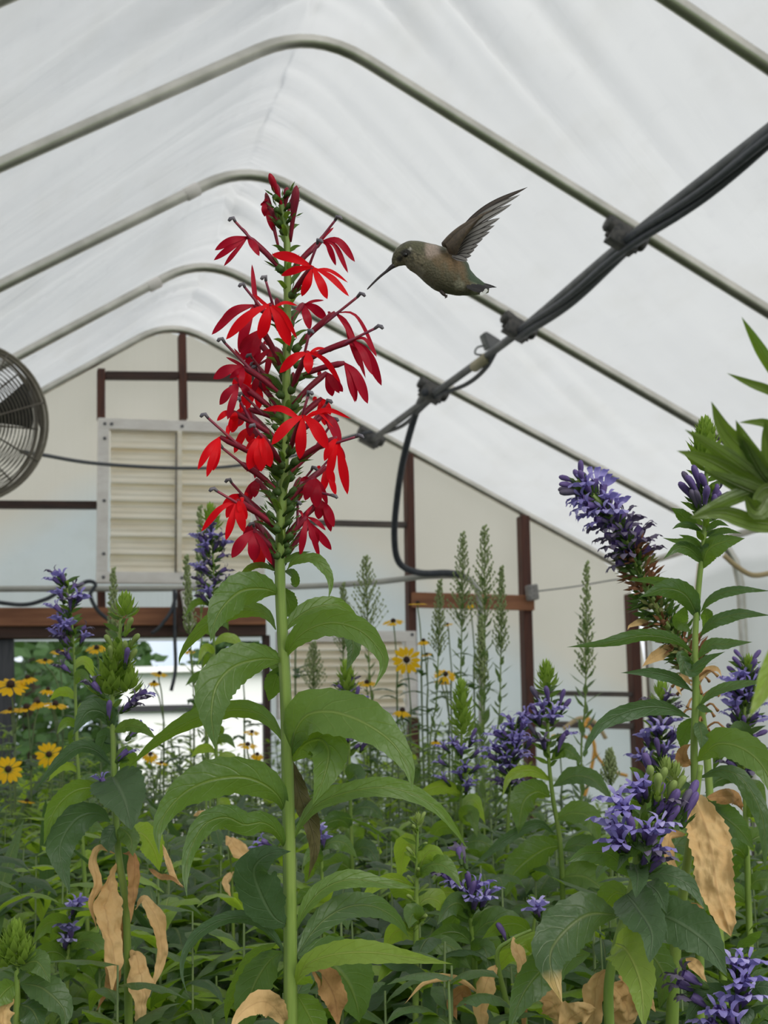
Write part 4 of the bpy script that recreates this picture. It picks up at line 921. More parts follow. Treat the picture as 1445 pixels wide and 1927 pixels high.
def tuft(mb, c, axis, r_, n, q, l=1., wl=.46):
    """dome of pointed green sepals"""
    ax = Vector(axis).normalized(); u_ = ax.orthogonal().normalized(); v_ = ax.cross(u_)
    for k in range(n):
        a = k*2.4+q.random()*.4; h = (k+.5)/n; o_ = u_*math.cos(a)+v_*math.sin(a)
        dr = (o_*(1-h*.8)+ax*(.25+h*1.1)).normalized(); p0 = c+ax*r_*(h-.5)*1.2+o_*r_*.15
        L_ = r_*l*(1.15-.4*h); P = [p0, p0+dr*L_*.55+ax*L_*.05, p0+dr*L_+ax*L_*.25]
        P = [Vector(k_) for k_ in spline(P, 6)]; strip(mb, P, [ax.cross(o_)]*6, L_*wl, 'leaf', 2, .25, ripple=.02)
def lobelia(stem, d, label, spike, flowers=(), nauto=0, size=.022, leaves=(), tuftpx=None, autoleaves=None, seed=0, mats=('leaf',), srad=.0035, kinds=('open',), name='blue_lobelia', cat='flower', brn=0., bracts=1., group=None, tuftn=26):
    """stem: px points from the bottom up; spike: (y_bottom, y_top) px range carrying flowers"""
    q = random.Random(seed); P0 = [Vector(k) for k in spline(stempath(stem, d), 40)]
    base = P0[0].copy(); base.z = 0; r = thing(name, base, label, cat, group)
    pth = [base]+P0; mb = MB(); mb.tube(pth, [srad*1.15]+[srad*(1-.6*(i/39)**1.5) for i in range(40)], 8); mb.build('stem', 'stem', r)
    def at(y):
        best = min(range(len(stem)-1), key=lambda i: 0 if min(stem[i][1], stem[i+1][1]) <= y <= max(stem[i][1], stem[i+1][1]) else 1+min(abs(stem[i][1]-y), abs(stem[i+1][1]-y)))
        a, b = stem[best], stem[best+1]; t = (y-a[1])/(b[1]-a[1]+1e-6); return (a[0]+(b[0]-a[0])*t, y)
    yb, yt = spike; k = 0
    for i, fl in enumerate(flowers):   # explicit: (x, y, kind, z)
        kd = fl[2] if len(fl) > 2 else 'open'; z = fl[3] if len(fl) > 3 else -.012
        tip = W(fl[0], fl[1], d+z); s_ = at(fl[1]+14); c = W(s_[0], s_[1], d); dr = tip-c
        if dr.length < .006: dr = -FWD*.01+RT*q.uniform(-.004, .004)
        dr = dr.normalized()+Vector((q.uniform(-.3, .3), q.uniform(-.2, .2), q.uniform(.15, .75)+(.7 if 'bud' in kd else 0))); dr.normalize(); put_flower(r, kd, tip-dr*size*.75, dr, size*q.uniform(.9, 1.1), i)
    for i in range(nauto):
        h = (i+.5)/nauto; y = yb+(yt-yb)*h; s_ = at(y); c = W(s_[0], s_[1], d); a = i*2.4+seed
        dr = (RT*math.cos(a)+FWD*math.sin(a)+Vector((0, 0, q.uniform(.3, .9)+.5*h))).normalized(); kd = kinds[min(len(kinds)-1, int(h*len(kinds)))]
        put_flower(r, kd, c+dr*size*.18, dr, size*q.uniform(.85, 1.1)*(1-.15*h), i)
    if bracts:
        n = int(abs(yb-yt)/8*bracts)+4
        for i in range(min(n, 60)):
            y = yb+(yt-yb)*(i+.3)/n+4; s_ = at(y); a = i*2.4+1; ox, oz = math.cos(a), math.sin(a); l = size*F/d*q.uniform(.5, .85)
            mt = 'leaf_deep' if q.random() > .3 else 'leaf'
            leafpart(r, 'bract', [(s_[0], s_[1]), (s_[0]+ox*l*.6, y-l*.3), (s_[0]+ox*l, y-l*.45)], l*.32, d, -oz*l*d/F, (20, 40), q.choice((1, -1)), mt, n=7, m=2, serr=0, ripple=.02)
    if tuftpx:
        for (tx, ty, tr, *rest) in tuftpx:
            mb = MB(); tuft(mb, W(tx, ty, d), Vector((0, 0, 1)), tr*d/F, tuftn, q); mb.build('bud_cluster', rest[0] if rest else 'tuft', r)
    for i, lf in enumerate(leaves):
        pts_, w_ = lf[0], lf[1]; kw = dict(lf[2]) if len(lf) > 2 else {}
        nm = kw.pop('name', 'leaf'); leafpart(r, nm, pts_, w_, d, kw.pop('dz', -.02), kw.pop('phi', (30, 15)), kw.pop('top', 1 if i % 3 else -1), kw.pop('mat', mats[i % len(mats)]), kw.pop('label', None), **kw)
    if autoleaves:
        n, y0, y1, L_, w_ = autoleaves
        for i in range(n):
            h = i/max(1, n-1); y = y0+(y1-y0)*h; s_ = at(y); a = i*2.4+seed*1.3; ox, oz = math.cos(a), math.sin(a); l = L_*q.uniform(.8, 1.15)*(1-.25*h)
            ex = abs(ox)*.9+.15; sx_ = 1 if ox > 0 else -1; dr = q.uniform(.1, .75)
            pts_ = [(s_[0], y), (s_[0]+sx_*l*.28*ex, y-l*.22), (s_[0]+sx_*l*.65*ex, y-l*.18), (s_[0]+sx_*l*ex, y+l*dr*.5)]
            leafpart(r, 'leaf', pts_, w_*q.uniform(.8, 1.15), d, -oz*l*.8*d/F, (q.uniform(20, 50), q.uniform(5, 35)), q.choice((1, 1, -1)), q.choice(mats), n=18, m=4)
    return r
DRY = dict(mat='dry', name='dead_leaf', label='dry tan leaf', ripple=.16, rk=2.2, serr=.05, fold=.3, crink=.26, m=14, n=44, curl=.5)
def dry(**k): d_ = dict(DRY); d_.update(k); return d_
# --- left plant with green bud rosette and hanging dead leaves
lobelia([(243, 1980), (240, 1800), (236, 1700), (222, 1600), (216, 1500), (213, 1400), (211, 1320), (222, 1230), (228, 1160)], 1.28,
  'left lobelia with green bud rosettes and dead tan leaves hanging down its stem', (1330, 1150),
  flowers=[(196, 1195, 'gbud'), (262, 1195, 'gbud'), (236, 1205, 'gbud', -.02), (206, 1212, 'gbud', -.018), (258, 1222, 'gbud', -.01), (250, 1162, 'gbud', -.01), (240, 1225, 'bud', -.02), (170, 1283, 'fade', -.01), (262, 1310, 'fade', -.02), (282, 1300, 'open', -.01), (252, 1320, 'fade', -.02), (245, 1410, 'open', 0), (262, 1370, 'open', .02), (185, 1458, 'open', -.01), (206, 1325, 'bud', -.02)],
  size=.021, tuftpx=[(236, 1148, 26), (212, 1262, 36), (206, 1290, 38), (240, 1288, 30), (222, 1235, 24)], bracts=.9, srad=.0036, mats=('leaf_grey', 'leaf'), seed=3, tuftn=34,
  leaves=[([(213, 1372), (195, 1342), (165, 1340), (137, 1383)], 44, dict(top=-1)), ([(214, 1378), (240, 1366), (268, 1372), (296, 1392)], 26), ([(208, 1440), (180, 1412), (145, 1408), (105, 1440), (68, 1484)], 26, dict(top=-1)),
   ([(212, 1460), (222, 1478), (236, 1510), (248, 1562)], 98, dict(prof='ovate', mat='leaf_grey', phi=(10, 5), dz=-.05, top=1)), ([(216, 1400), (200, 1385), (190, 1420), (205, 1440)], 36, dict(dz=.02)), ([(216, 1440), (236, 1420), (240, 1455), (228, 1480)], 36, dict(dz=.02)),
   ([(204, 1496), (175, 1483), (135, 1492), (100, 1530), (82, 1590)], 46, dict(top=1, mat='leaf')), ([(207, 1546), (180, 1530), (140, 1545), (112, 1600), (132, 1682)], 60, dict(mat='leaf_grey', phi=(20, 5), top=1)), ([(220, 1550), (205, 1580), (205, 1605)], 34, dict(top=-1)), ([(222, 1555), (245, 1575), (250, 1612)], 38, dict(top=-1)), ([(240, 1570), (268, 1570), (290, 1600), (300, 1640)], 50, dict(mat='leaf_pale', dz=.05)),
   ([(216, 1606), (188, 1594), (176, 1620), (183, 1665), (172, 1700), (182, 1752)], 20, dry()), ([(220, 1622), (205, 1680), (200, 1730), (214, 1800), (206, 1878)], 54, dry(dz=-.05)), ([(230, 1604), (250, 1612), (252, 1670), (245, 1738)], 26, dry(mat='dry_brown')), ([(232, 1700), (218, 1790), (210, 1850), (182, 1900)], 40, dry(mat='dry_brown', dz=.02)),
   ([(254, 1712), (272, 1692), (298, 1740), (304, 1800), (290, 1850), (300, 1870)], 30, dry(dz=-.03)), ([(245, 1790), (260, 1810), (266, 1870), (262, 1960)], 44, dry(dz=-.05)), ([(306, 1588), (318, 1625), (330, 1655), (347, 1670)], 13, dry(dz=-.06)), ([(280, 1635), (300, 1648), (326, 1655), (346, 1672)], 12, dry(dz=-.06, mat='dry_brown'))])
# --- thin violet spike at the far left
lobelia([(165, 1750), (150, 1500), (143, 1350), (140, 1250), (134, 1160), (122, 1085)], 1.75, 'slender violet flower spike at the far left in front of the brown beam', (1230, 1080),
  flowers=[(95, 1085), (112, 1078), (108, 1110), (150, 1118, 'open', -.02), (158, 1120), (100, 1138), (108, 1160), (114, 1172), (130, 1168, 'open', -.02), (108, 1188), (112, 1196, 'fade'), (162, 1190), (120, 1175, 'open', -.02), (133, 1125, 'bud'), (120, 1225, 'fade'), (112, 1250, 'fade')], nauto=6, kinds=('fade',), size=.024, bracts=1.6, srad=.0026, seed=4, autoleaves=(14, 1260, 1620, 70, 22), mats=('leaf_pale', 'leaf', 'leaf_deep'))
# --- violet spike in front of the shutter
lobelia([(420, 1750), (408, 1450), (404, 1300), (402, 1180), (402, 1080), (396, 960)], 2.0, 'slender violet flower spike in front of the big slatted shutter', (1110, 1000),
  flowers=[(372, 1008), (398, 1002, 'open', -.02), (378, 1032), (385, 1022, 'open', -.02), (425, 1018), (368, 1060), (380, 1065), (390, 1110, 'open', -.02), (428, 1100, 'fade'), (422, 1120, 'fade'), (372, 1085, 'fade'), (380, 1100, 'fade'), (432, 1085, 'fade'), (376, 1118, 'fade')], size=.024, tuftpx=[(396, 970, 18), (398, 985, 22)], bracts=1.2, srad=.0026, seed=5, autoleaves=(24, 1130, 1520, 60, 18), nauto=14, kinds=('fade',), mats=('leaf', 'leaf_deep', 'leaf_pale'))
# --- behind the hero, right of stem
lobelia([(668, 1800), (662, 1600), (658, 1450), (655, 1350), (652, 1255)], 1.95, 'violet flowered lobelia just right of the tall red flower stem', (1420, 1290),
  flowers=[(628, 1325), (640, 1305, 'bud'), (622, 1318), (660, 1325, 'open', -.02), (682, 1310), (698, 1325), (675, 1296, 'bud'), (690, 1330), (640, 1330, 'open', -.02), (680, 1335, 'open', -.02), (632, 1385, 'fade'), (690, 1395, 'fade')], nauto=14, kinds=('fade',), size=.023, tuftpx=[(652, 1268, 20), (654, 1290, 24)], bracts=2, srad=.003, seed=6, autoleaves=(10, 1480, 1720, 80, 40), mats=('leaf', 'leaf_deep'))
lobelia([(872, 1750), (868, 1550), (868, 1420), (870, 1300)], 1.95, 'pale violet lobelia with a tall green bud cone, left of the bushier violet ones', (1500, 1390),
  flowers=[(828, 1400), (850, 1395, 'open', -.02), (895, 1390), (820, 1430), (868, 1405, 'open', -.03), (905, 1410), (875, 1440, 'open', -.03), (862, 1450), (890, 1465), (905, 1440), (830, 1460), (880, 1475, 'open', -.02), (860, 1395, 'bud'), (895, 1375, 'bud')], size=.023, tuftpx=[(868, 1300, 18), (869, 1325, 26), (870, 1352, 28), (872, 1372, 26)], bracts=1.5, srad=.003, seed=7, autoleaves=(10, 1500, 1720, 80, 36), mats=('leaf', 'leaf_pale'))
lobelia([(960, 1750), (955, 1600), (958, 1500), (965, 1400), (975, 1350)], 1.85, 'bushy violet lobelia beside the taller one, left of the corner studs', (1500, 1360), nauto=26, kinds=('fade', 'open', 'open', 'open'), size=.026,
  flowers=[(925, 1378), (940, 1372), (980, 1385, 'open', -.03), (962, 1392, 'open', -.03), (1005, 1390), (925, 1405), (915, 1420), (990, 1355), (950, 1420, 'open', -.03), (975, 1410, 'open', -.03)], bracts=1, srad=.003, seed=8, mats=('leaf', 'leaf_pale'))
lobelia([(1062, 1800), (1055, 1600), (1040, 1500), (1032, 1420), (1030, 1330), (1030, 1262)], 1.75, 'violet lobelia with yellow-green bud tip standing before the tall brown stud', (1440, 1290),
  flowers=[(1002, 1300, 'bud'), (1062, 1300, 'bud', -.01), (1072, 1320, 'bud'), (1018, 1320, 'open', -.02), (1040, 1345, 'open', -.03), (1048, 1330, 'open', -.02), (985, 1340), (1075, 1375), (1060, 1390, 'bud'), (1010, 1345, 'open', -.02), (995, 1365, 'bud'), (1020, 1390, 'fade', -.02), (1000, 1330, 'bud'), (1028, 1300, 'bud', -.02)], size=.026, tuftpx=[(1028, 1268, 20), (1030, 1285, 26)], bracts=1.4, srad=.0035, seed=9,
  leaves=[([(1036, 1430), (1060, 1410), (1085, 1425), (1090, 1440)], 30), ([(1038, 1470), (1000, 1450), (960, 1460), (945, 1500)], 24), ([(1040, 1480), (1080, 1460), (1120, 1470), (1155, 1510)], 36, dict(mat='leaf_deep')), ([(1035, 1500), (1010, 1490), (985, 1510), (975, 1570)], 55, dict(mat='leaf')),
   ([(1045, 1540), (1080, 1530), (1110, 1540), (1130, 1590)], 46), ([(1045, 1570), (1010, 1550), (950, 1580), (880, 1640)], 22, dict(mat='leaf_grey')), ([(1058, 1590), (1020, 1600), (970, 1640), (950, 1690)], 62, dict(mat='leaf')), ([(1060, 1600), (1090, 1590), (1140, 1610), (1170, 1640)], 44, dict(mat='leaf_deep')), ([(1052, 1650), (1100, 1650), (1140, 1680), (1150, 1700)], 60)], mats=('leaf', 'leaf_pale'))
lobelia([(1250, 1700), (1245, 1500), (1244, 1400), (1246, 1305)], 1.6, 'violet lobelia behind the tall leafy stem, its tip level with the low rail', (1480, 1320),
  flowers=[(1218, 1340, 'fade'), (1275, 1325, 'fade'), (1230, 1370, 'open', -.02), (1212, 1380), (1275, 1380), (1245, 1365, 'open', -.03), (1260, 1400, 'open', -.03), (1265, 1420), (1215, 1425), (1200, 1420), (1240, 1350, 'bud', -.02), (1235, 1395, 'bud', -.03), (1270, 1350, 'open')], size=.026, nauto=12, kinds=('bud', 'fade'), tuftpx=[(1246, 1310, 24)], bracts=1.4, srad=.0032, seed=10, mats=('leaf_deep',), autoleaves=(8, 1500, 1650, 80, 36))
lobelia([(1410, 1750), (1402, 1500), (1400, 1360), (1405, 1250)], 1.55, 'dark violet lobelia at the right edge', (1470, 1250), nauto=34, kinds=('fade', 'bud', 'open', 'open', 'bud'),
  flowers=[(1375, 1275), (1385, 1290, 'open', -.02), (1420, 1280, 'open', -.02), (1435, 1290), (1380, 1320, 'open', -.02), (1440, 1255), (1368, 1300)], size=.027, tuftpx=[(1410, 1255, 18)], bracts=1.5, srad=.0035, seed=11, mats=('leaf_deep', 'leaf'), autoleaves=(12, 1400, 1700, 100, 40))
# --- the leaning spike
def leaning():
    d = 1.38; stem = [(1330, 1420), (1318, 1330), (1300, 1245), (1262, 1190), (1232, 1140), (1205, 1080), (1175, 1010), (1140, 960), (1105, 925), (1085, 905)]
    P0 = [Vector(k) for k in spline(stempath(stem, d), 60)]; base = P0[0].copy()+Vector((.03, 0, 0)); base.z = 0
    r = thing('blue_lobelia', base, 'leaning flower spike, violet at its tip and brown seed capsules below', 'flower'); q = random.Random(5)
    mb = MB(); mb.tube([base]+P0, [.004]+[.0036]*60, 8); mb.build('stem', 'stem', r)
    pts_ = [Vector(k) for k in spline([(*p[:2], 0) for p in stem], 400)]
    size = .030
    def frame(h):
        i = min(398, int(h*399)); a, b = pts_[i], pts_[i+1]; t = (W(b.x, b.y, d)-W(a.x, a.y, d)).normalized(); return W(a.x, a.y, d), t
    for i in range(46):   # flowers over the top part
        h = .66+.33*(i+.5)/46; c, t = frame(h); u_ = t.orthogonal().normalized(); v_ = t.cross(u_); a = i*2.4
        dr = (u_*math.cos(a)+v_*math.sin(a)+t*(.35+(h-.66)*2.2)).normalized(); kd = 'bud' if h > .93 else ('open' if h > .80 else 'fade')
        if (dr.dot(RT) > .1 and h > .82 and h < .97): kd = 'open'
        put_flower(r, kd, c+dr*.002, dr, size*q.uniform(.75, .95), i if h < .93 or i % 3 else i+1)
    for i in range(95):   # seed capsules
        h = .26+.46*(i+.5)/95; c, t = frame(h); u_ = t.orthogonal().normalized(); v_ = t.cross(u_); a = i*2.4+.3
        dr = (u_*math.cos(a)+v_*math.sin(a)+t*.5).normalized(); l = .021*q.uniform(.75, 1.15); mb = MB()
        mb.tube([c, c+dr*l*.35, c+dr*l*.55, c+dr*l*.62], [.001, .0013, .0028, .0022], 7)
        for k in range(5):
            b_ = 2*PI*k/5; w1 = dr.orthogonal().normalized(); w2_ = dr.cross(w1); o_ = w1*math.cos(b_)+w2_*math.sin(b_)
            P = [c+dr*l*.5+o_*.002, c+dr*l*.8+o_*.0045, c+dr*l*1.1+o_*.0075]; strip(mb, P, [dr.cross(o_)]*3, .0036, 'leaf', 2, .1, ripple=0)
        mb.build('seed_capsule', 'seed_brown' if q.random() < .38 else q.choice(('seed', 'calyx', 'calyx')), r)
    for i in range(16):
        h = .05+.2*(i+.5)/16; c, t = frame(h); u_ = t.orthogonal().normalized(); v_ = t.cross(u_); a = i*2.4
        dr = (u_*math.cos(a)+v_*math.sin(a)+t*.2).normalized(); mb = MB(); l = q.uniform(.014, .024)
        mb.tube([Vector(k) for k in spline([c, c+dr*l*.6+Vector((0, 0, .004)), c+dr*l-Vector((0, 0, .004))], 7)], [.001]*6+[.0016], 6); mb.build('dried_stalk', 'dry_brown', r)
    for P, w_ in (([(1225, 1165), (1205, 1170), (1185, 1178), (1181, 1186)], 12), ([(1270, 1215), (1250, 1225), (1225, 1240), (1208, 1255)], 24), ([(1300, 1290), (1330, 1262), (1350, 1260), (1358, 1275)], 16), ([(1300, 1290), (1285, 1272), (1275, 1290), (1283, 1310)], 14)):
        leafpart(r, 'dead_leaf', P, w_, d, -.01, (20, 10), 1, 'dry', 'dry tan leaf', n=14, m=4, ripple=.14)
leaning()
# --- tall leafy stem at the right
lobelia([(1318, 1980), (1316, 1750), (1312, 1600), (1308, 1500), (1306, 1400), (1309, 1300), (1308, 1200), (1315, 1100), (1324, 1020), (1328, 940), (1330, 850)], 1.22, 'tall leafy lobelia stem at the right with purple buds near its top', (1030, 860),
  flowers=[(1285, 892, 'bud', -.01), (1296, 905, 'bud', -.02), (1306, 885, 'bud', -.015), (1284, 918, 'bud', -.01), (1320, 900, 'bud', -.02), (1300, 925, 'bud', -.02), (1350, 915, 'bud', -.01), (1362, 925, 'fade', 0), (1345, 935, 'bud', -.02), (1330, 925, 'bud', -.03), (1310, 930, 'bud', -.02)], size=.024,
  tuftpx=[(1328, 815, 24), (1328, 838, 34), (1326, 862, 36)], bracts=1.5, srad=.0040, seed=12, mats=('leaf_deep',), tuftn=40,
  leaves=[([(1320, 1072), (1332, 1035), (1360, 1020), (1402, 1013)], 44, dict(top=-1, mat='leaf')), ([(1324, 1062), (1300, 1035), (1275, 1030), (1248, 1052)], 26, dict(top=1)), ([(1322, 1034), (1300, 1018), (1275, 1018), (1246, 1012)], 14), ([(1312, 985), (1290, 975), (1278, 965), (1262, 955)], 24), ([(1325, 1010), (1355, 1000), (1375, 1000), (1396, 1004)], 14), ([(1325, 1000), (1350, 985), (1372, 990)], 14),
   ([(1320, 1000), (1300, 990), (1280, 988), (1264, 996)], 14),
   ([(1316, 1168), (1290, 1120), (1250, 1108), (1203, 1124)], 42, dict(top=-1, phi=(10, 20))), ([(1312, 1130), (1280, 1105), (1230, 1092), (1180, 1092)], 22, dict(dz=.05)), ([(1318, 1152), (1340, 1125), (1385, 1110), (1450, 1112)], 20, dict(top=-1)), ([(1316, 1198), (1340, 1172), (1390, 1155), (1450, 1158)], 26, dict(top=-1)), ([(1290, 1140), (1280, 1170), (1300, 1190)], 30, dict(dz=.06)), ([(1328, 1145), (1330, 1165), (1322, 1185)], 24, dict(dz=.05)),
   ([(1306, 1232), (1270, 1205), (1210, 1196), (1140, 1210), (1066, 1218)], 26, dict(top=-1)), ([(1312, 1240), (1335, 1215), (1370, 1212), (1416, 1208)], 24), ([(1300, 1240), (1282, 1232), (1300, 1262), (1330, 1240), (1365, 1226)], 24, dict(top=-1, n=34)), ([(1308, 1262), (1288, 1245), (1284, 1262), (1292, 1272)], 22), ([(1302, 1300), (1265, 1275), (1220, 1265), (1168, 1266)], 24, dict(top=1, mat='leaf_grey')), ([(1314, 1330), (1345, 1302), (1395, 1288), (1450, 1282)], 20, dict(top=1)),
   ([(1298, 1350), (1250, 1332), (1195, 1335), (1130, 1365), (1095, 1425)], 34, dict(top=1, mat='leaf_grey', phi=(30, 5))), ([(1312, 1325), (1325, 1335), (1342, 1340)], 14), ([(1306, 1350), (1290, 1380), (1285, 1420)], 34, dict(dz=.03)), ([(1312, 1355), (1320, 1385), (1318, 1410)], 28),
   ([(1312, 1432), (1350, 1400), (1400, 1410), (1440, 1450), (1465, 1520)], 60, dict(top=1, mat='leaf', phi=(20, 5), dz=-.06)), ([(1312, 1465), (1360, 1450), (1400, 1470), (1435, 1540), (1440, 1640)], 36, dict(top=-1, mat='leaf_deep')), ([(1300, 1440), (1285, 1430), (1288, 1410), (1300, 1400)], 26, dict(mat='dry_brown', name='dead_leaf')), ([(1318, 1520), (1350, 1530), (1390, 1560), (1420, 1600)], 50, dict(dz=.05)), ([(1310, 1500), (1340, 1560), (1350, 1620)], 60, dict(dz=.06))])
# --- big front right lobelia
lobelia([(1150, 1990), (1145, 1860), (1160, 1780), (1182, 1700), (1194, 1640), (1205, 1560), (1222, 1440)], 1.12, 'largest violet lobelia at the lower right front with broad leaves', (1620, 1460),
  flowers=[(1155, 1500, 'open', -.03), (1165, 1520, 'open', -.04), (1175, 1512, 'open', -.04), (1205, 1470, 'open', -.02), (1215, 1430, 'bud', 0), (1145, 1545, 'open', -.02), (1165, 1550, 'open', -.04), (1150, 1575, 'open', -.03), (1165, 1585, 'open', -.04), (1235, 1560, 'open', -.04), (1250, 1545, 'open', -.03), (1245, 1590, 'open', -.02), (1215, 1555, 'open', -.045), (1248, 1480, 'bud', -.02), (1272, 1500, 'bud', -.02), (1300, 1490, 'bud', -.01), (1310, 1480, 'bud', 0), (1308, 1505, 'bud', -.01), (1275, 1525, 'bud', -.02), (1260, 1505, 'fade', -.02), (1228, 1600, 'fade', -.03), (1250, 1610, 'fade', -.02), (1190, 1480, 'open', -.02), (1185, 1545, 'bud', -.04), (1225, 1440, 'gbud', -.02), (1256, 1440, 'gbud', -.01), (1275, 1465, 'gbud', -.02), (1295, 1455, 'gbud', -.01), (1240, 1455, 'gbud', -.03)], size=.027,
  tuftpx=[(1272, 1462, 22, 'bud_green'), (1255, 1450, 20, 'bud_green')], bracts=.7, srad=.0042, seed=13, mats=('leaf_grey', 'leaf_drytip'),
  leaves=[([(1185, 1650), (1150, 1610), (1105, 1605), (1064, 1624)], 46, dict(top=1, mat='leaf_deep', dz=-.03)), ([(1190, 1600), (1198, 1580), (1215, 1600), (1222, 1625)], 34, dict(mat='leaf_deep', dz=-.05)), ([(1195, 1625), (1200, 1650), (1196, 1690)], 42, dict(mat='leaf_grey', dz=-.05, prof='ovate')), ([(1178, 1682), (1200, 1710), (1226, 1755), (1222, 1812)], 78, dict(mat='leaf_grey', dz=-.09, phi=(5, 5), top=1, prof='ovate')),
   ([(1205, 1652), (1250, 1645), (1295, 1665), (1328, 1712)], 36, dict(mat='leaf_grey')), ([(1215, 1660), (1238, 1680), (1255, 1720)], 40, dict(mat='leaf_grey', dz=-.04)), ([(1215, 1720), (1265, 1730), (1330, 1775), (1368, 1838)], 86, dict(mat='leaf_grey', dz=-.06, phi=(10, 5), top=1)), ([(1165, 1722), (1105, 1722), (1052, 1765), (1035, 1810), (1058, 1888)], 92, dict(mat='leaf_drytip', phi=(10, 5), dz=-.07, top=-1)),
   ([(1155, 1775), (1180, 1790), (1205, 1850), (1212, 1935)], 74, dict(mat='leaf_pale', dz=-.08, phi=(5, 5), top=1, prof='ovate')), ([(1110, 1795), (1040, 1810), (990, 1860), (955, 1940)], 76, dict(mat='leaf_deep', dz=-.03, top=1)), ([(1180, 1760), (1220, 1790), (1250, 1840), (1240, 1900)], 60, dict(mat='leaf_deep', dz=.02)), ([(1200, 1620), (1205, 1600), (1180, 1600), (1160, 1640)], 30, dict(mat='leaf_deep')),
   ([(1185, 1690), (1160, 1680), (1140, 1700), (1130, 1730)], 50, dict(mat='leaf', dz=.02)), ([(1150, 1820), (1125, 1850), (1118, 1900), (1110, 1990)], 44, dry(dz=.02)), ([(1160, 1815), (1200, 1840), (1230, 1900)], 70, dry(dz=.05, mat='dry')), ([(1090, 1720), (1060, 1740), (1045, 1765)], 30, dry(dz=.02)), ([(1150, 1850), (1180, 1900), (1170, 1960)], 70, dry(dz=.04)), ([(1120, 1900), (1080, 1910), (1050, 1960)], 50, dry(dz=.02))])
# --- dead-leaved stalk beside it
lobelia([(1262, 1990), (1270, 1800), (1280, 1720), (1296, 1600), (1310, 1500), (1318, 1440)], 1.20, 'pale green stalk with one huge crumpled tan dead leaf at the right', (1500, 1440), size=.02, bracts=0, srad=.0055, seed=14,
  leaves=[([(1302, 1496), (1322, 1540), (1338, 1600), (1350, 1680), (1376, 1762)], 82, dry(dz=-.06, phi=(5, 5), serr=.14, n=70, m=24, crink=.12, prof='rag', fold=.5)), ([(1290, 1570), (1262, 1575), (1262, 1615), (1285, 1655)], 26, dry()), ([(1284, 1700), (1310, 1710), (1340, 1760), (1335, 1790)], 30, dry(mat='dry_brown')), ([(1290, 1800), (1310, 1820), (1330, 1850)], 24, dry()), ([(1330, 1500), (1380, 1500), (1400, 1530)], 30, dry(dz=.05, mat='dry_brown'))], name='wilted_plant', cat='plant')
lobelia([(1395, 1995), (1395, 1920), (1398, 1870), (1402, 1810)], 1.1, 'violet lobelia cut off by the lower right corner', (1960, 1800), size=.029,
  flowers=[(1380, 1800, 'open', -.02), (1410, 1805, 'open', -.02), (1408, 1835, 'open', -.03), (1390, 1845, 'open', -.03), (1375, 1870, 'open', -.02), (1415, 1870, 'open', -.02), (1345, 1895, 'open', -.03), (1365, 1900, 'open', -.03), (1330, 1920, 'open', -.02), (1380, 1930, 'open', -.03), (1275, 1830, 'fade', -.01), (1262, 1845, 'fade', 0), (1290, 1870, 'fade', 0)], bracts=1.4, srad=.0035, seed=15, mats=('leaf_deep', 'leaf_grey'), autoleaves=(6, 1880, 1960, 110, 46))
lobelia([(900, 1900), (890, 1780), (882, 1700), (880, 1660)], 1.35, 'low violet flower cluster in the middle of the green bed', (1740, 1650), size=.024,
  flowers=[(862, 1665), (850, 1655), (875, 1680, 'open', -.02), (905, 1660), (925, 1672), (915, 1685, 'open', -.02), (880, 1650, 'bud'), (895, 1690, 'open', -.02), (840, 1640, 'bud'), (825, 1640, 'fade'), (868, 1600, 'bud', .02), (862, 1592, 'fade', .02), (892, 1665, 'bud', -.02)], bracts=1.2, srad=.003, seed=16, autoleaves=(8, 1730, 1840, 120, 46), mats=('leaf', 'leaf_deep'))
lobelia([(985, 1860), (1000, 1770), (1010, 1700)], 1.25, 'single small violet flower above the dried leaves, lower centre right', (1720, 1690), size=.024, flowers=[(1012, 1695, 'open', -.02), (935, 1740, 'bud', 0), (1006, 1705, 'open', -.02)], bracts=.5, srad=.0025, seed=17, autoleaves=(5, 1760, 1830, 100, 40), mats=('leaf_pale', 'leaf'))
lobelia([(782, 1900), (783, 1750), (784, 1650), (786, 1545)], 1.3, 'thin pale yellow-green bud spike in the middle of the bed', (1740, 1545), size=.016, nauto=12, kinds=('gbud',), bracts=.6, srad=.0028, seed=18, tuftpx=[(787, 1548, 14, 'bud_green'), (785, 1730, 22), (770, 1745, 18)], mats=('leaf_pale', 'leaf'), autoleaves=(9, 1620, 1860, 110, 40),
  leaves=[([(784, 1650), (800, 1610), (820, 1600), (836, 1610)], 34)])
lobelia([(610, 1760), (606, 1650), (604, 1550)], 1.6, 'small violet flowers beside the withered leaf of the red flower', (1640, 1540), size=.024, flowers=[(600, 1555), (610, 1570, 'open', -.01), (485, 1580, 'open', 0), (480, 1590, 'open', 0), (670, 1775, 'fade', 0)], bracts=.4, srad=.0022, seed=19, autoleaves=(6, 1600, 1720, 70, 30))
lobelia([(30, 1990), (32, 1880), (30, 1790)], 1.15, 'green leafy bud rosette at the lower left edge', (1840, 1780), size=.018, bracts=1.2, tuftpx=[(28, 1785, 34), (14, 1805, 30), (46, 1800, 30), (30, 1765, 26)], seed=20, tuftn=40, srad=.0035, name='green_bud_plant', cat='plant',
  leaves=[([(35, 1820), (70, 1810), (95, 1850)], 50, dict(mat='leaf')), ([(38, 1850), (80, 1860), (120, 1900), (118, 1940)], 60, dict(mat='leaf_deep')), ([(28, 1850), (5, 1870), (-15, 1900)], 46), ([(36, 1890), (60, 1900), (80, 1940)], 60, dict(mat='leaf_deep')), ([(30, 1880), (12, 1895), (8, 1925), (30, 1940)], 40, dry())])
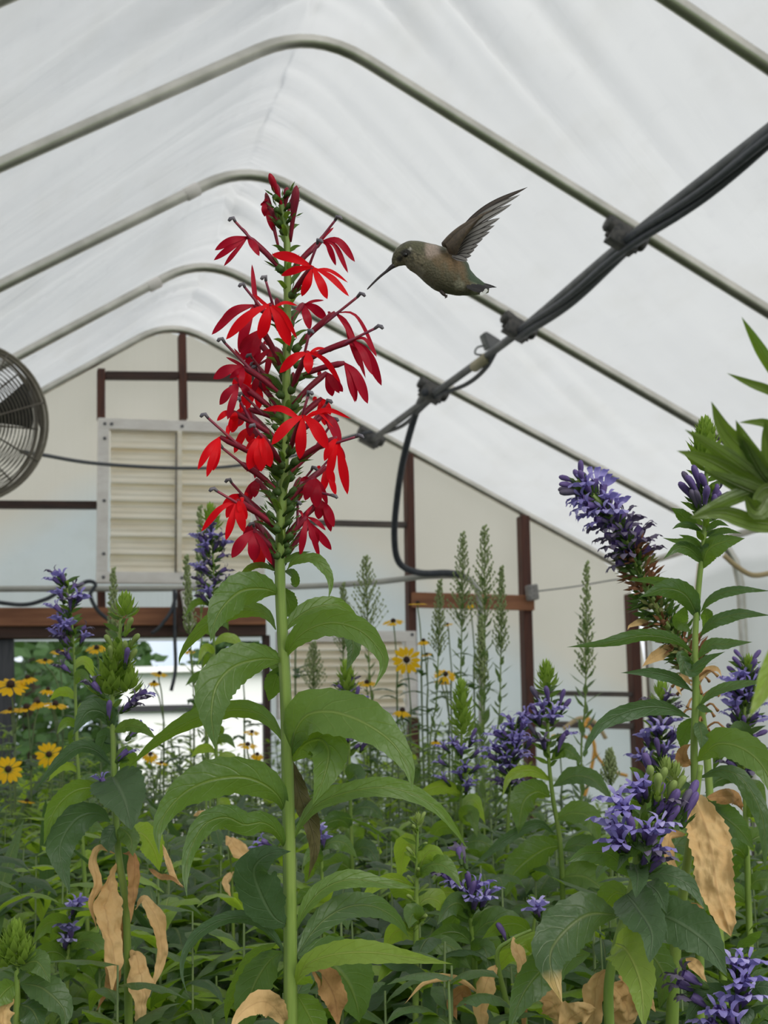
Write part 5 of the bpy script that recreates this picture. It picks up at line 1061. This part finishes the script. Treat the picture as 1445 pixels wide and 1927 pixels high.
lobelia([(125, 1860), (130, 1760), (128, 1690)], 1.4, 'small violet flowers low at the left behind the strap leaves', (1800, 1690), size=.024, flowers=[(140, 1700), (150, 1690), (122, 1735), (115, 1745, 'open', 0), (132, 1745, 'open', -.01), (125, 1765)], bracts=1, srad=.0025, seed=21, autoleaves=(6, 1760, 1840, 100, 40))
# --- near blurred leaves at the right edge
def near_leaves():
    d = .62; c0 = W(1500, 915, d); base = Vector((c0.x+.02, c0.y, 0)); r = thing('strap_leaved_plant', base, 'very close out-of-focus strap leaved plant entering at the right edge', 'plant')
    mb = MB(); mb.tube([Vector(k) for k in spline([base, W(1560, 1500, d), W(1520, 1000, d), W(1490, 900, d), W(1490, 700, d)], 30)], .004, 10); mb.build('stem', 'stem', r)
    for P, w_, tp, mt in (([(1480, 950), (1420, 870), (1365, 810), (1338, 755)], 60, 1, 'lily'), ([(1480, 950), (1410, 890), (1340, 840), (1288, 808)], 44, -1, 'lily'), ([(1490, 960), (1400, 905), (1330, 865), (1273, 848)], 58, 1, 'lily'), ([(1500, 925), (1420, 925), (1350, 950), (1298, 974)], 42, -1, 'lily'), ([(1510, 985), (1430, 985), (1360, 965), (1300, 975)], 48, 1, 'lily'),
                        ([(1500, 950), (1440, 900), (1405, 840), (1384, 790)], 56, -1, 'lily'), ([(1520, 840), (1450, 800), (1420, 794), (1390, 795)], 26, 1, 'lily'), ([(1500, 760), (1450, 690), (1420, 640), (1395, 596)], 34, -1, 'leaf'), ([(1520, 770), (1450, 735), (1410, 720), (1367, 702)], 26, 1, 'lily'), ([(1500, 960), (1450, 930), (1425, 960), (1400, 930)], 70, 1, 'lily'), ([(1500, 940), (1460, 880), (1445, 830), (1440, 790)], 50, 1, 'lily'), ([(1505, 960), (1440, 935), (1360, 900), (1325, 885)], 50, -1, 'lily')):
        leafpart(r, 'leaf', P, w_, d, -.01, (20, 10), tp, mt, n=24, m=6, serr=0, prof='lily', fold=.3, ripple=.02)
    leafpart(r, 'leaf', [(1500, 1150), (1465, 1230), (1435, 1300), (1410, 1350)], 60, .55, -.01, (10, 5), 1, 'leaf_pale', 'yellow-green leaf', serr=0, prof='lily')
near_leaves()

# ================================================================== BLACK-EYED SUSANS, THIN SPIKES, FILLING GREENERY
def blade3(mb, p0, az, L_, w_, el0=.9, el1=-.6, prof='leaf', n=10, m=4, tw=0., q=rng, **k):
    """3-D leaf leaving p0 at azimuth az, rising at el0 and drooping to el1 (radians)"""
    P = [Vector(p0)]; h = Vector((math.cos(az), math.sin(az), 0)); sd = Vector((-math.sin(az), math.cos(az), 0)); S_ = []
    for i in range(n):
        e = el0+(el1-el0)*i/(n-1); d = h*math.cos(e)+Vector((0, 0, math.sin(e)))
        if i: P.append(P[-1]+d*L_/(n-1))
        S_.append((sd*math.cos(tw*i/n)+Vector((0, 0, 1))*math.sin(tw*i/n)))
    k.setdefault('serr', .0); strip(mb, P, S_, w_, prof, m, .3, ripple=k.pop('ripple', .05), seed=q.randint(0, 999), **k)
fq = random.Random(11)
FO = {}
for v in range(6):    # broad leaved, top of the foliage at z = 0
    mb = MB(); st = MB(); nst = 4
    for s_ in range(nst):
        ox, oy = fq.uniform(-.09, .09), fq.uniform(-.09, .09); tp = -fq.uniform(0, .10)*(s_ > 0)
        st.tube([Vector((ox*.3, oy*.3, -.75)), Vector((ox, oy, -.3)), Vector((ox*1.2, oy*1.2, tp))], [.0032, .0024, .0008], 6)
        for i in range(42):
            h = i/42; a = i*2.4+s_; big = min(1, .42+h*2.4)
            blade3(mb, (ox*1.1, oy*1.1, tp-h*.62), a, fq.uniform(.08, .15)*big, fq.uniform(.030, .054)*big, fq.uniform(.3, 1.2), fq.uniform(-1.3, .3), m=4, n=11, tw=fq.uniform(-.5, .5), serr=.08, nt_=8)
    FO['broad', v] = (mb, st)
for v in range(3):    # strap leaved
    mb = MB(); st = MB(); st.tube([Vector((0, 0, -.75)), Vector((0, 0, -.35))], .006, 6)
    for i in range(34): blade3(mb, (fq.uniform(-.05, .05), fq.uniform(-.05, .05), -.42+.006*i), i*2.4, fq.uniform(.22, .42), fq.uniform(.014, .026), fq.uniform(1.1, 1.5), fq.uniform(-.9, .6), 'strap', 12, 3)
    FO['strap', v] = (mb, st)
for v in range(4):    # fine leaved, branching
    mb = MB(); st = MB()
    for s_ in range(8):
        a = s_*2.4+fq.random(); sp = fq.uniform(.04, .17); tp = -fq.uniform(0, .22); P = [Vector((0, 0, -.75)), Vector((math.cos(a)*sp*.5, math.sin(a)*sp*.5, -.40)), Vector((math.cos(a)*sp, math.sin(a)*sp, tp))]
        P = [Vector(k) for k in spline(P, 20)]; st.tube(P, .0018, 5)
        for i in range(76):
            p = P[19-min(19, i//4)]; blade3(mb, p, i*2.4, fq.uniform(.03, .065), fq.uniform(.009, .017), fq.uniform(.2, 1.2), fq.uniform(-.6, .5), n=5, m=2)
    FO['fine', v] = (mb, st)
FM = {}
for (kd, v), (mb, st) in FO.items():
    for mt in ({'broad': ('leaf', 'leaf_deep', 'leaf_pale'), 'strap': ('leaf_grey', 'leaf'), 'fine': ('leaf_grey', 'leaf_pale', 'leaf')}[kd]):
        FM[kd, v, mt] = (rawmesh(mb, mt, 'foliage'), rawmesh(st, 'stem_dark', 'stem'))
def filler(kd, x, ytop, d, label, group, mt=None, sc=1.):
    vs = [k for k in FM if k[0] == kd and (mt is None or k[2] == mt)]; k = fq.choice(vs); p = W(x, ytop, d)
    r = thing('leafy_green_plant', (p.x, p.y, 0), label, 'plant', group); z = p.z; az = fq.uniform(0, 6.28)
    f, st = FM[k]; o = bpy.data.objects.new('foliage', f); C.objects.link(o); o.parent = r; o.location = (0, 0, z); o.rotation_euler = (0, 0, az); o.scale = (sc, sc, sc)
    o = bpy.data.objects.new('stem', st); C.objects.link(o); o.parent = r; o.location = (0, 0, z); o.rotation_euler = (0, 0, az); o.scale = (sc, sc, max(.1, (z-.012)/.75))
def row(kd, d, xs, ys, label, group, mts, sc=1.):
    for x, y in zip(xs, ys): filler(kd, x+fq.uniform(-25, 25), y+fq.uniform(-22, 22), d*fq.uniform(.95, 1.05), label, group, fq.choice(mts), sc*fq.uniform(.85, 1.15))
def lin(a, b, n): return [a+(b-a)*i/(n-1) for i in range(n)]
def prof_y(xs, pts): return [float(v) for v in np.interp(xs, [p[0] for p in pts], [p[1] for p in pts])]
LA = 'broad-leaved green plant without flowers packed in the front of the bed along the bottom'; GA = 'broad-leaved greenery at the front of the bed'
for d, n, off in ((1.26, 7, 1800), (1.42, 8, 1705), (1.60, 10, 1635), (1.8, 11, 1590), (2.0, 11, 1560)):
    xs = lin(-60+fq.uniform(-30, 30), 1500, n); row('broad', d, xs, [off+fq.uniform(-15, 25) for _ in xs], LA, GA, ('leaf', 'leaf_deep', 'leaf', 'leaf_pale'), 1.2)
LB = 'broad-leaved green plant without flowers in the middle depth of the bed'; GB = 'broad-leaved greenery in the middle of the bed'
for d, n in ((2.25, 11), (2.5, 12), (2.8, 12), (3.1, 12)):
    xs = lin(-60, 1500, n); row('broad', d, xs, [1560-(d-2.05)*75 for _ in xs], LB, GB, ('leaf', 'leaf_deep', 'leaf_pale'))
LC = 'clump of long grey-green strap leaves without flowers in the left part of the bed'; GC = 'strap-leaved clumps in the bed'
for d, x, y in ((1.7, 20, 1600), (1.75, 110, 1690), (1.8, 320, 1600), (2.2, 60, 1540), (2.3, 190, 1560), (2.3, 420, 1560), (2.8, 10, 1480), (2.9, 250, 1500), (3.0, 150, 1490), (2.6, 360, 1520)): filler('strap', x, y, d, LC, GC)
LD = 'bushy fine-leaved green plant without flowers toward the back of the bed'; GD = 'fine-leaved greenery at the back of the bed'
SK = [(-60, 1370), (60, 1380), (200, 1370), (330, 1345), (420, 1345), (520, 1400), (600, 1330), (700, 1310), (800, 1330), (900, 1350), (980, 1440), (1080, 1480), (1200, 1500), (1500, 1500)]
for d, n, off in ((2.9, 9, 120), (3.3, 10, 80), (3.7, 11, 55), (4.2, 12, 30), (4.8, 12, 15), (5.5, 13, 10), (6.3, 13, 20)):
    xs = lin(-60, 1500 if d < 4 else 1250, n); ys = prof_y(xs, SK); row('fine', d, xs, [y+off for y in ys], LD, GD, ('leaf_grey', 'leaf_pale', 'leaf'), 1.0 if d < 4 else 1.15)
# sunflower-like heads
def ray_mesh(v):
    q = random.Random(v+40); mb = MB(); n = 13
    for i in range(n):
        a = 2*PI*i/n+q.uniform(-.08, .08); blade3(mb, (math.cos(a)*.12, math.sin(a)*.12, 0), a, .40*q.uniform(.85, 1.05), .17, .15 if v < 2 else -.1, -.35 if v < 2 else -1.0, 'petal', 7, 2, q=q, ripple=.02)
    cn = MB(); cn.sphere((0, 0, .05), .115, 8, (1, 1, .95)); return rawmesh(mb, 'yellow', 'flower_head'), rawmesh(cn, 'cone', 'cone')
RM = [ray_mesh(v) for v in range(3)]
def susan(heads, d, label, group=None):
    heads = [(x, y, w_*1.25, fc) for x, y, w_, fc in heads]
    """heads: (x, y, width px, facing: 1 to the camera, 0 straight up)"""
    x0, y0 = heads[0][0], heads[0][1]; p = W(x0+8, y0+200, d); base = Vector((p.x, p.y, 0)); r = thing('black_eyed_susan', base, label, 'flower', group); q = random.Random(int(x0*3+y0))
    fork = W(x0+8, y0+90, d); mb = MB(); mb.tube([Vector(k) for k in spline([base, p, fork], 14)], .0022, 6); mb.build('stem', 'stem_dark', r)
    for i, (x, y, w_, fc) in enumerate(heads):
        c = W(x, y, d+.02*i); tc_ = (CAM-c).normalized(); ax = (tc_*fc+Vector((q.uniform(-.25, .25), 0, 1))*(1-fc)+Vector((0, 0, .15))).normalized()
        mb = MB(); mb.tube([Vector(k) for k in spline([fork, fork.lerp(c, .5)+Vector((0, 0, .01)), c-ax*.012, c], 12)], .0015, 6); mb.build('flower_stalk', 'stem_dark', r)
        sz = w_*d/F; x_ = ax.orthogonal().normalized(); rot = Matrix((x_, ax.cross(x_), ax)).transposed(); rm = RM[0 if fc > .6 else 1+(i+int(x)) % 2]
        f = inst(rm[0], 'flower_head', r, c-base, rot, sz); inst(rm[1], 'cone', f, Vector(), Matrix.Identity(3), 1)
    for i in range(5):
        mb = MB(); t = q.uniform(.2, .95); blade3(mb, p.lerp(fork, t), q.uniform(0, 6.28), q.uniform(.05, .09), .02, .8, -.7, q=q); mb.build('leaf', 'leaf_grey', r)
for h_, d, lb in (
 ([(765, 1242, 46, .95)], 3.3, 'bright yellow daisy-like flower facing the camera in front of the low vent'), ([(838, 1270, 36, .5), (833, 1283, 26, .3)], 3.4, 'pair of yellow flowers just right of the fully open one by the vent'),
 ([(757, 1338, 36, .2)], 3.2, 'yellow flower seen side on, below the open one by the low vent'), ([(740, 1170, 34, .3)], 3.6, 'yellow flower standing above the top edge of the low vent'),
 ([(786, 1136, 30, .1)], 3.7, 'flat yellow flower at the left end of the reddish cross board'), ([(797, 1206, 26, .2), (803, 1232, 18, .2)], 3.6, 'ragged yellow flower with dark cone between the vent and the thin spikes'),
 ([(842, 1175, 18, .2)], 3.7, 'tiny yellow flower under the reddish cross board'), ([(690, 1285, 32, .3)], 3.3, 'yellow flower just above the violet lobelia right of the red flower stem'), ([(885, 1138, 18, .5)], 3.8, 'small orange-centred flower on the cross board among the thin spikes'),
 ([(92, 1420, 42, .95)], 2.9, 'round yellow flower with dark eye, higher of two at the far left'), ([(15, 1448, 46, .9)], 2.8, 'round yellow flower with dark eye cut by the left edge'), ([(50, 1508, 28, .1)], 2.9, 'half hidden yellow flower low at the left among green leaves'),
 ([(20, 1290, 56, .45), (52, 1276, 36, .2)], 2.9, 'large pair of yellow flowers at the left edge beneath the dark post'), ([(104, 1326, 42, .25), (90, 1298, 30, .2)], 3.0, 'yellow flowers beside the thin violet spike at the left, on the right of the cluster'), ([(50, 1332, 44, .2), (72, 1322, 30, .3)], 2.9, 'yellow flowers in the middle of the left hand cluster'),
 ([(20, 1336, 34, .2)], 3.1, 'yellow flower low in the left cluster next to the frame edge'), ([(110, 1226, 26, .3), (85, 1243, 28, .3)], 3.3, 'small yellow flowers in front of the trees left of the violet spike'), ([(182, 1220, 34, .4)], 3.2, 'yellow flower between the violet spike and the green bud rosette'),
 ([(300, 1268, 28, .3), (290, 1284, 22, .3)], 3.3, 'yellow flowers in front of the white shed left part'), ([(283, 1420, 30, .5), (303, 1436, 24, .2)], 3.0, 'orange-yellow flower pair right of the left lobelia'), ([(466, 1402, 32, .3), (484, 1420, 26, .4)], 3.0, 'yellow flowers left of the red flower stem, among leaves'), ([(474, 1378, 26, .3)], 3.3, 'small yellow flower left of the red flower stem, topmost there'),
 ([(357, 1224, 22, .2), (420, 1250, 24, .3)], 3.4, 'small yellow flowers beside the violet spike in front of the shutter'), ([(452, 1224, 22, .3)], 3.5, 'small yellow flower seen through the leaves left of the red flower stem'), ([(548, 1124, 22, .1), (560, 1178, 18, .2)], 3.6, 'faded orange flower just right of the red flower stem'),
 ([(1050, 1384, 22, .3)], 3.2, 'small orange flower between violet lobelia and orange cord'), ([(650, 1400, 20, .3), (820, 1395, 20, .3)], 3.1, 'small yellow flowers deep in the greenery at centre')): susan(h_, d, lb)
# thin green spikes
def spike(x, y, d, yb, label, sp=.5, lw=1., lean=0., leaf0=.15, mt='leaf_spike'):
    q = random.Random(int(x+y)); top = W(x, y, d); bot = W(x-lean, yb, d); base = Vector((bot.x, bot.y, 0)); r = thing('green_flower_spike', base, label, 'plant', 'thin green spikes')
    P = [Vector(k) for k in spline([base, bot, W(x-lean*.3, y*.5+yb*.5, d), top], 50)]; mb = MB(); mb.tube(P, [.0028]*25+[.0028-.0020*i/25 for i in range(25)], 6); mb.build('stem', 'stem', r)
    Q = [Vector(k) for k in spline([bot, W(x-lean*.3, y*.5+yb*.5, d), top], 120)]
    mb = MB(); ln = (top-bot).length; n = int(ln*95)
    for i in range(n):
        t = i/n*(1-leaf0); c = Q[int(t*119)]; blade3(mb, c, i*2.4, q.uniform(.024, .042)*lw*(1-.45*t), .0085*lw, q.uniform(.5, 1.1), q.uniform(.3, 1.2), n=6, m=2, q=q)
    mb.build('foliage', mt, r)
    mb = MB(); n = 64
    for i in range(n):
        t = (1-leaf0*2.2)+leaf0*2.2*i/n; c = Q[int(t*119)]; a = i*2.4; l = .045*sp*(1.05-i/n)+.004
        e = c+Vector((math.cos(a)*l*.7, math.sin(a)*l*.7, l*.9)); mb.tube([c, c.lerp(e, .5)+Vector((0, 0, -.001)), e], [.0008, .0008, .0006], 4)
        for k in range(4): pp = c.lerp(e, .35+.2*k); mb.sphere(pp+Vector((q.uniform(-.002, .002), q.uniform(-.002, .002), .001)), .0019, 3, (1, 1, 1.5))
    mb.build('bud_spray', 'spray', r)
M['seed'].node_tree.nodes  # pale green-tan buds
for a_ in ((912, 990, 3.0, 1560, 'tallest thin green spike in front of the reddish cross board', 1.0, 1.15), (871, 1002, 3.1, 1560, 'thin green spike just left of the tallest one by the cross board', .9, 1.1, 14), (944, 1066, 3.05, 1560, 'thin green spike just right of the tallest one by the cross board', .5, 1.1, 10),
           (688, 1048, 3.3, 1500, 'feathery thin green spike above the low vent', 1.3, .9, -25), (646, 1098, 3.4, 1500, 'short thin green spike close to the right of the red flower leaves', .7, .9), (828, 1092, 3.3, 1520, 'pale thin green spike left of the spike group near the cross board', .6, 1., 20),
           (1104, 1058, 2.7, 1560, 'lone thin green spike between the two right brown studs', .5, 1.2, 8, .2), (1148, 1412, 2.8, 1620, 'short thin green spike low beside the rightmost stud', .5, .8), (213, 1070, 2.8, 1500, 'thin green spike in front of the left corner of the shutter', .3, .8),
           (376, 952, 2.7, 1500, 'thin green spike left of the violet one before the shutter', .25, .7, -12), (350, 1046, 2.8, 1500, 'leaning thin green spike at the foot of the shutter', .3, .7, -45), (590, 1210, 3.5, 1500, 'thin green spike rising across the low vent near the red flower stem', .9, .9), (905, 1160, 2.9, 1560, 'leafy green stalk in front of the lower part of the spike group', .4, 1.3, -6)): spike(*a_)

lobelia([(960, 1990), (955, 1900), (935, 1800), (960, 1770), (1000, 1750)], 1.18, 'low wilted plant with tan dead leaves at the bottom right of centre', (1800, 1750), size=.018, bracts=0, srad=.0028, seed=31, name='wilted_plant', cat='plant',
  leaves=[([(935, 1815), (915, 1850), (905, 1900), (915, 1960)], 42, dry(dz=-.04)), ([(965, 1765), (975, 1790), (985, 1830), (975, 1860)], 30, dry(dz=-.03)), ([(1040, 1720), (1055, 1725), (1060, 1760), (1045, 1800)], 34, dry(dz=-.01)), ([(885, 1880), (870, 1870), (850, 1890), (860, 1920)], 36, dry(mat='dry_brown')), ([(905, 1870), (850, 1840), (800, 1850), (760, 1890)], 16, dry()), ([(975, 1830), (985, 1870), (985, 1940)], 30, dry(dz=.03, mat='dry_brown')),
   ([(940, 1790), (985, 1765), (1040, 1750), (1075, 1748)], 12, dict(mat='leaf_pale')), ([(1010, 1880), (1040, 1890), (1060, 1950)], 50, dry(dz=.03))])
lobelia([(440, 1800), (436, 1650), (430, 1585)], 1.7, 'stem with one small tan dead leaf, left of the red flower stem', (1600, 1580), size=.018, bracts=0, srad=.002, seed=32, name='wilted_plant', cat='plant',
  leaves=[([(425, 1575), (440, 1590), (460, 1615), (455, 1650)], 34, dry(dz=-.02)), ([(365, 1535), (380, 1530), (395, 1532)], 12, dry()), ([(440, 1640), (425, 1660), (435, 1690)], 16, dry())])
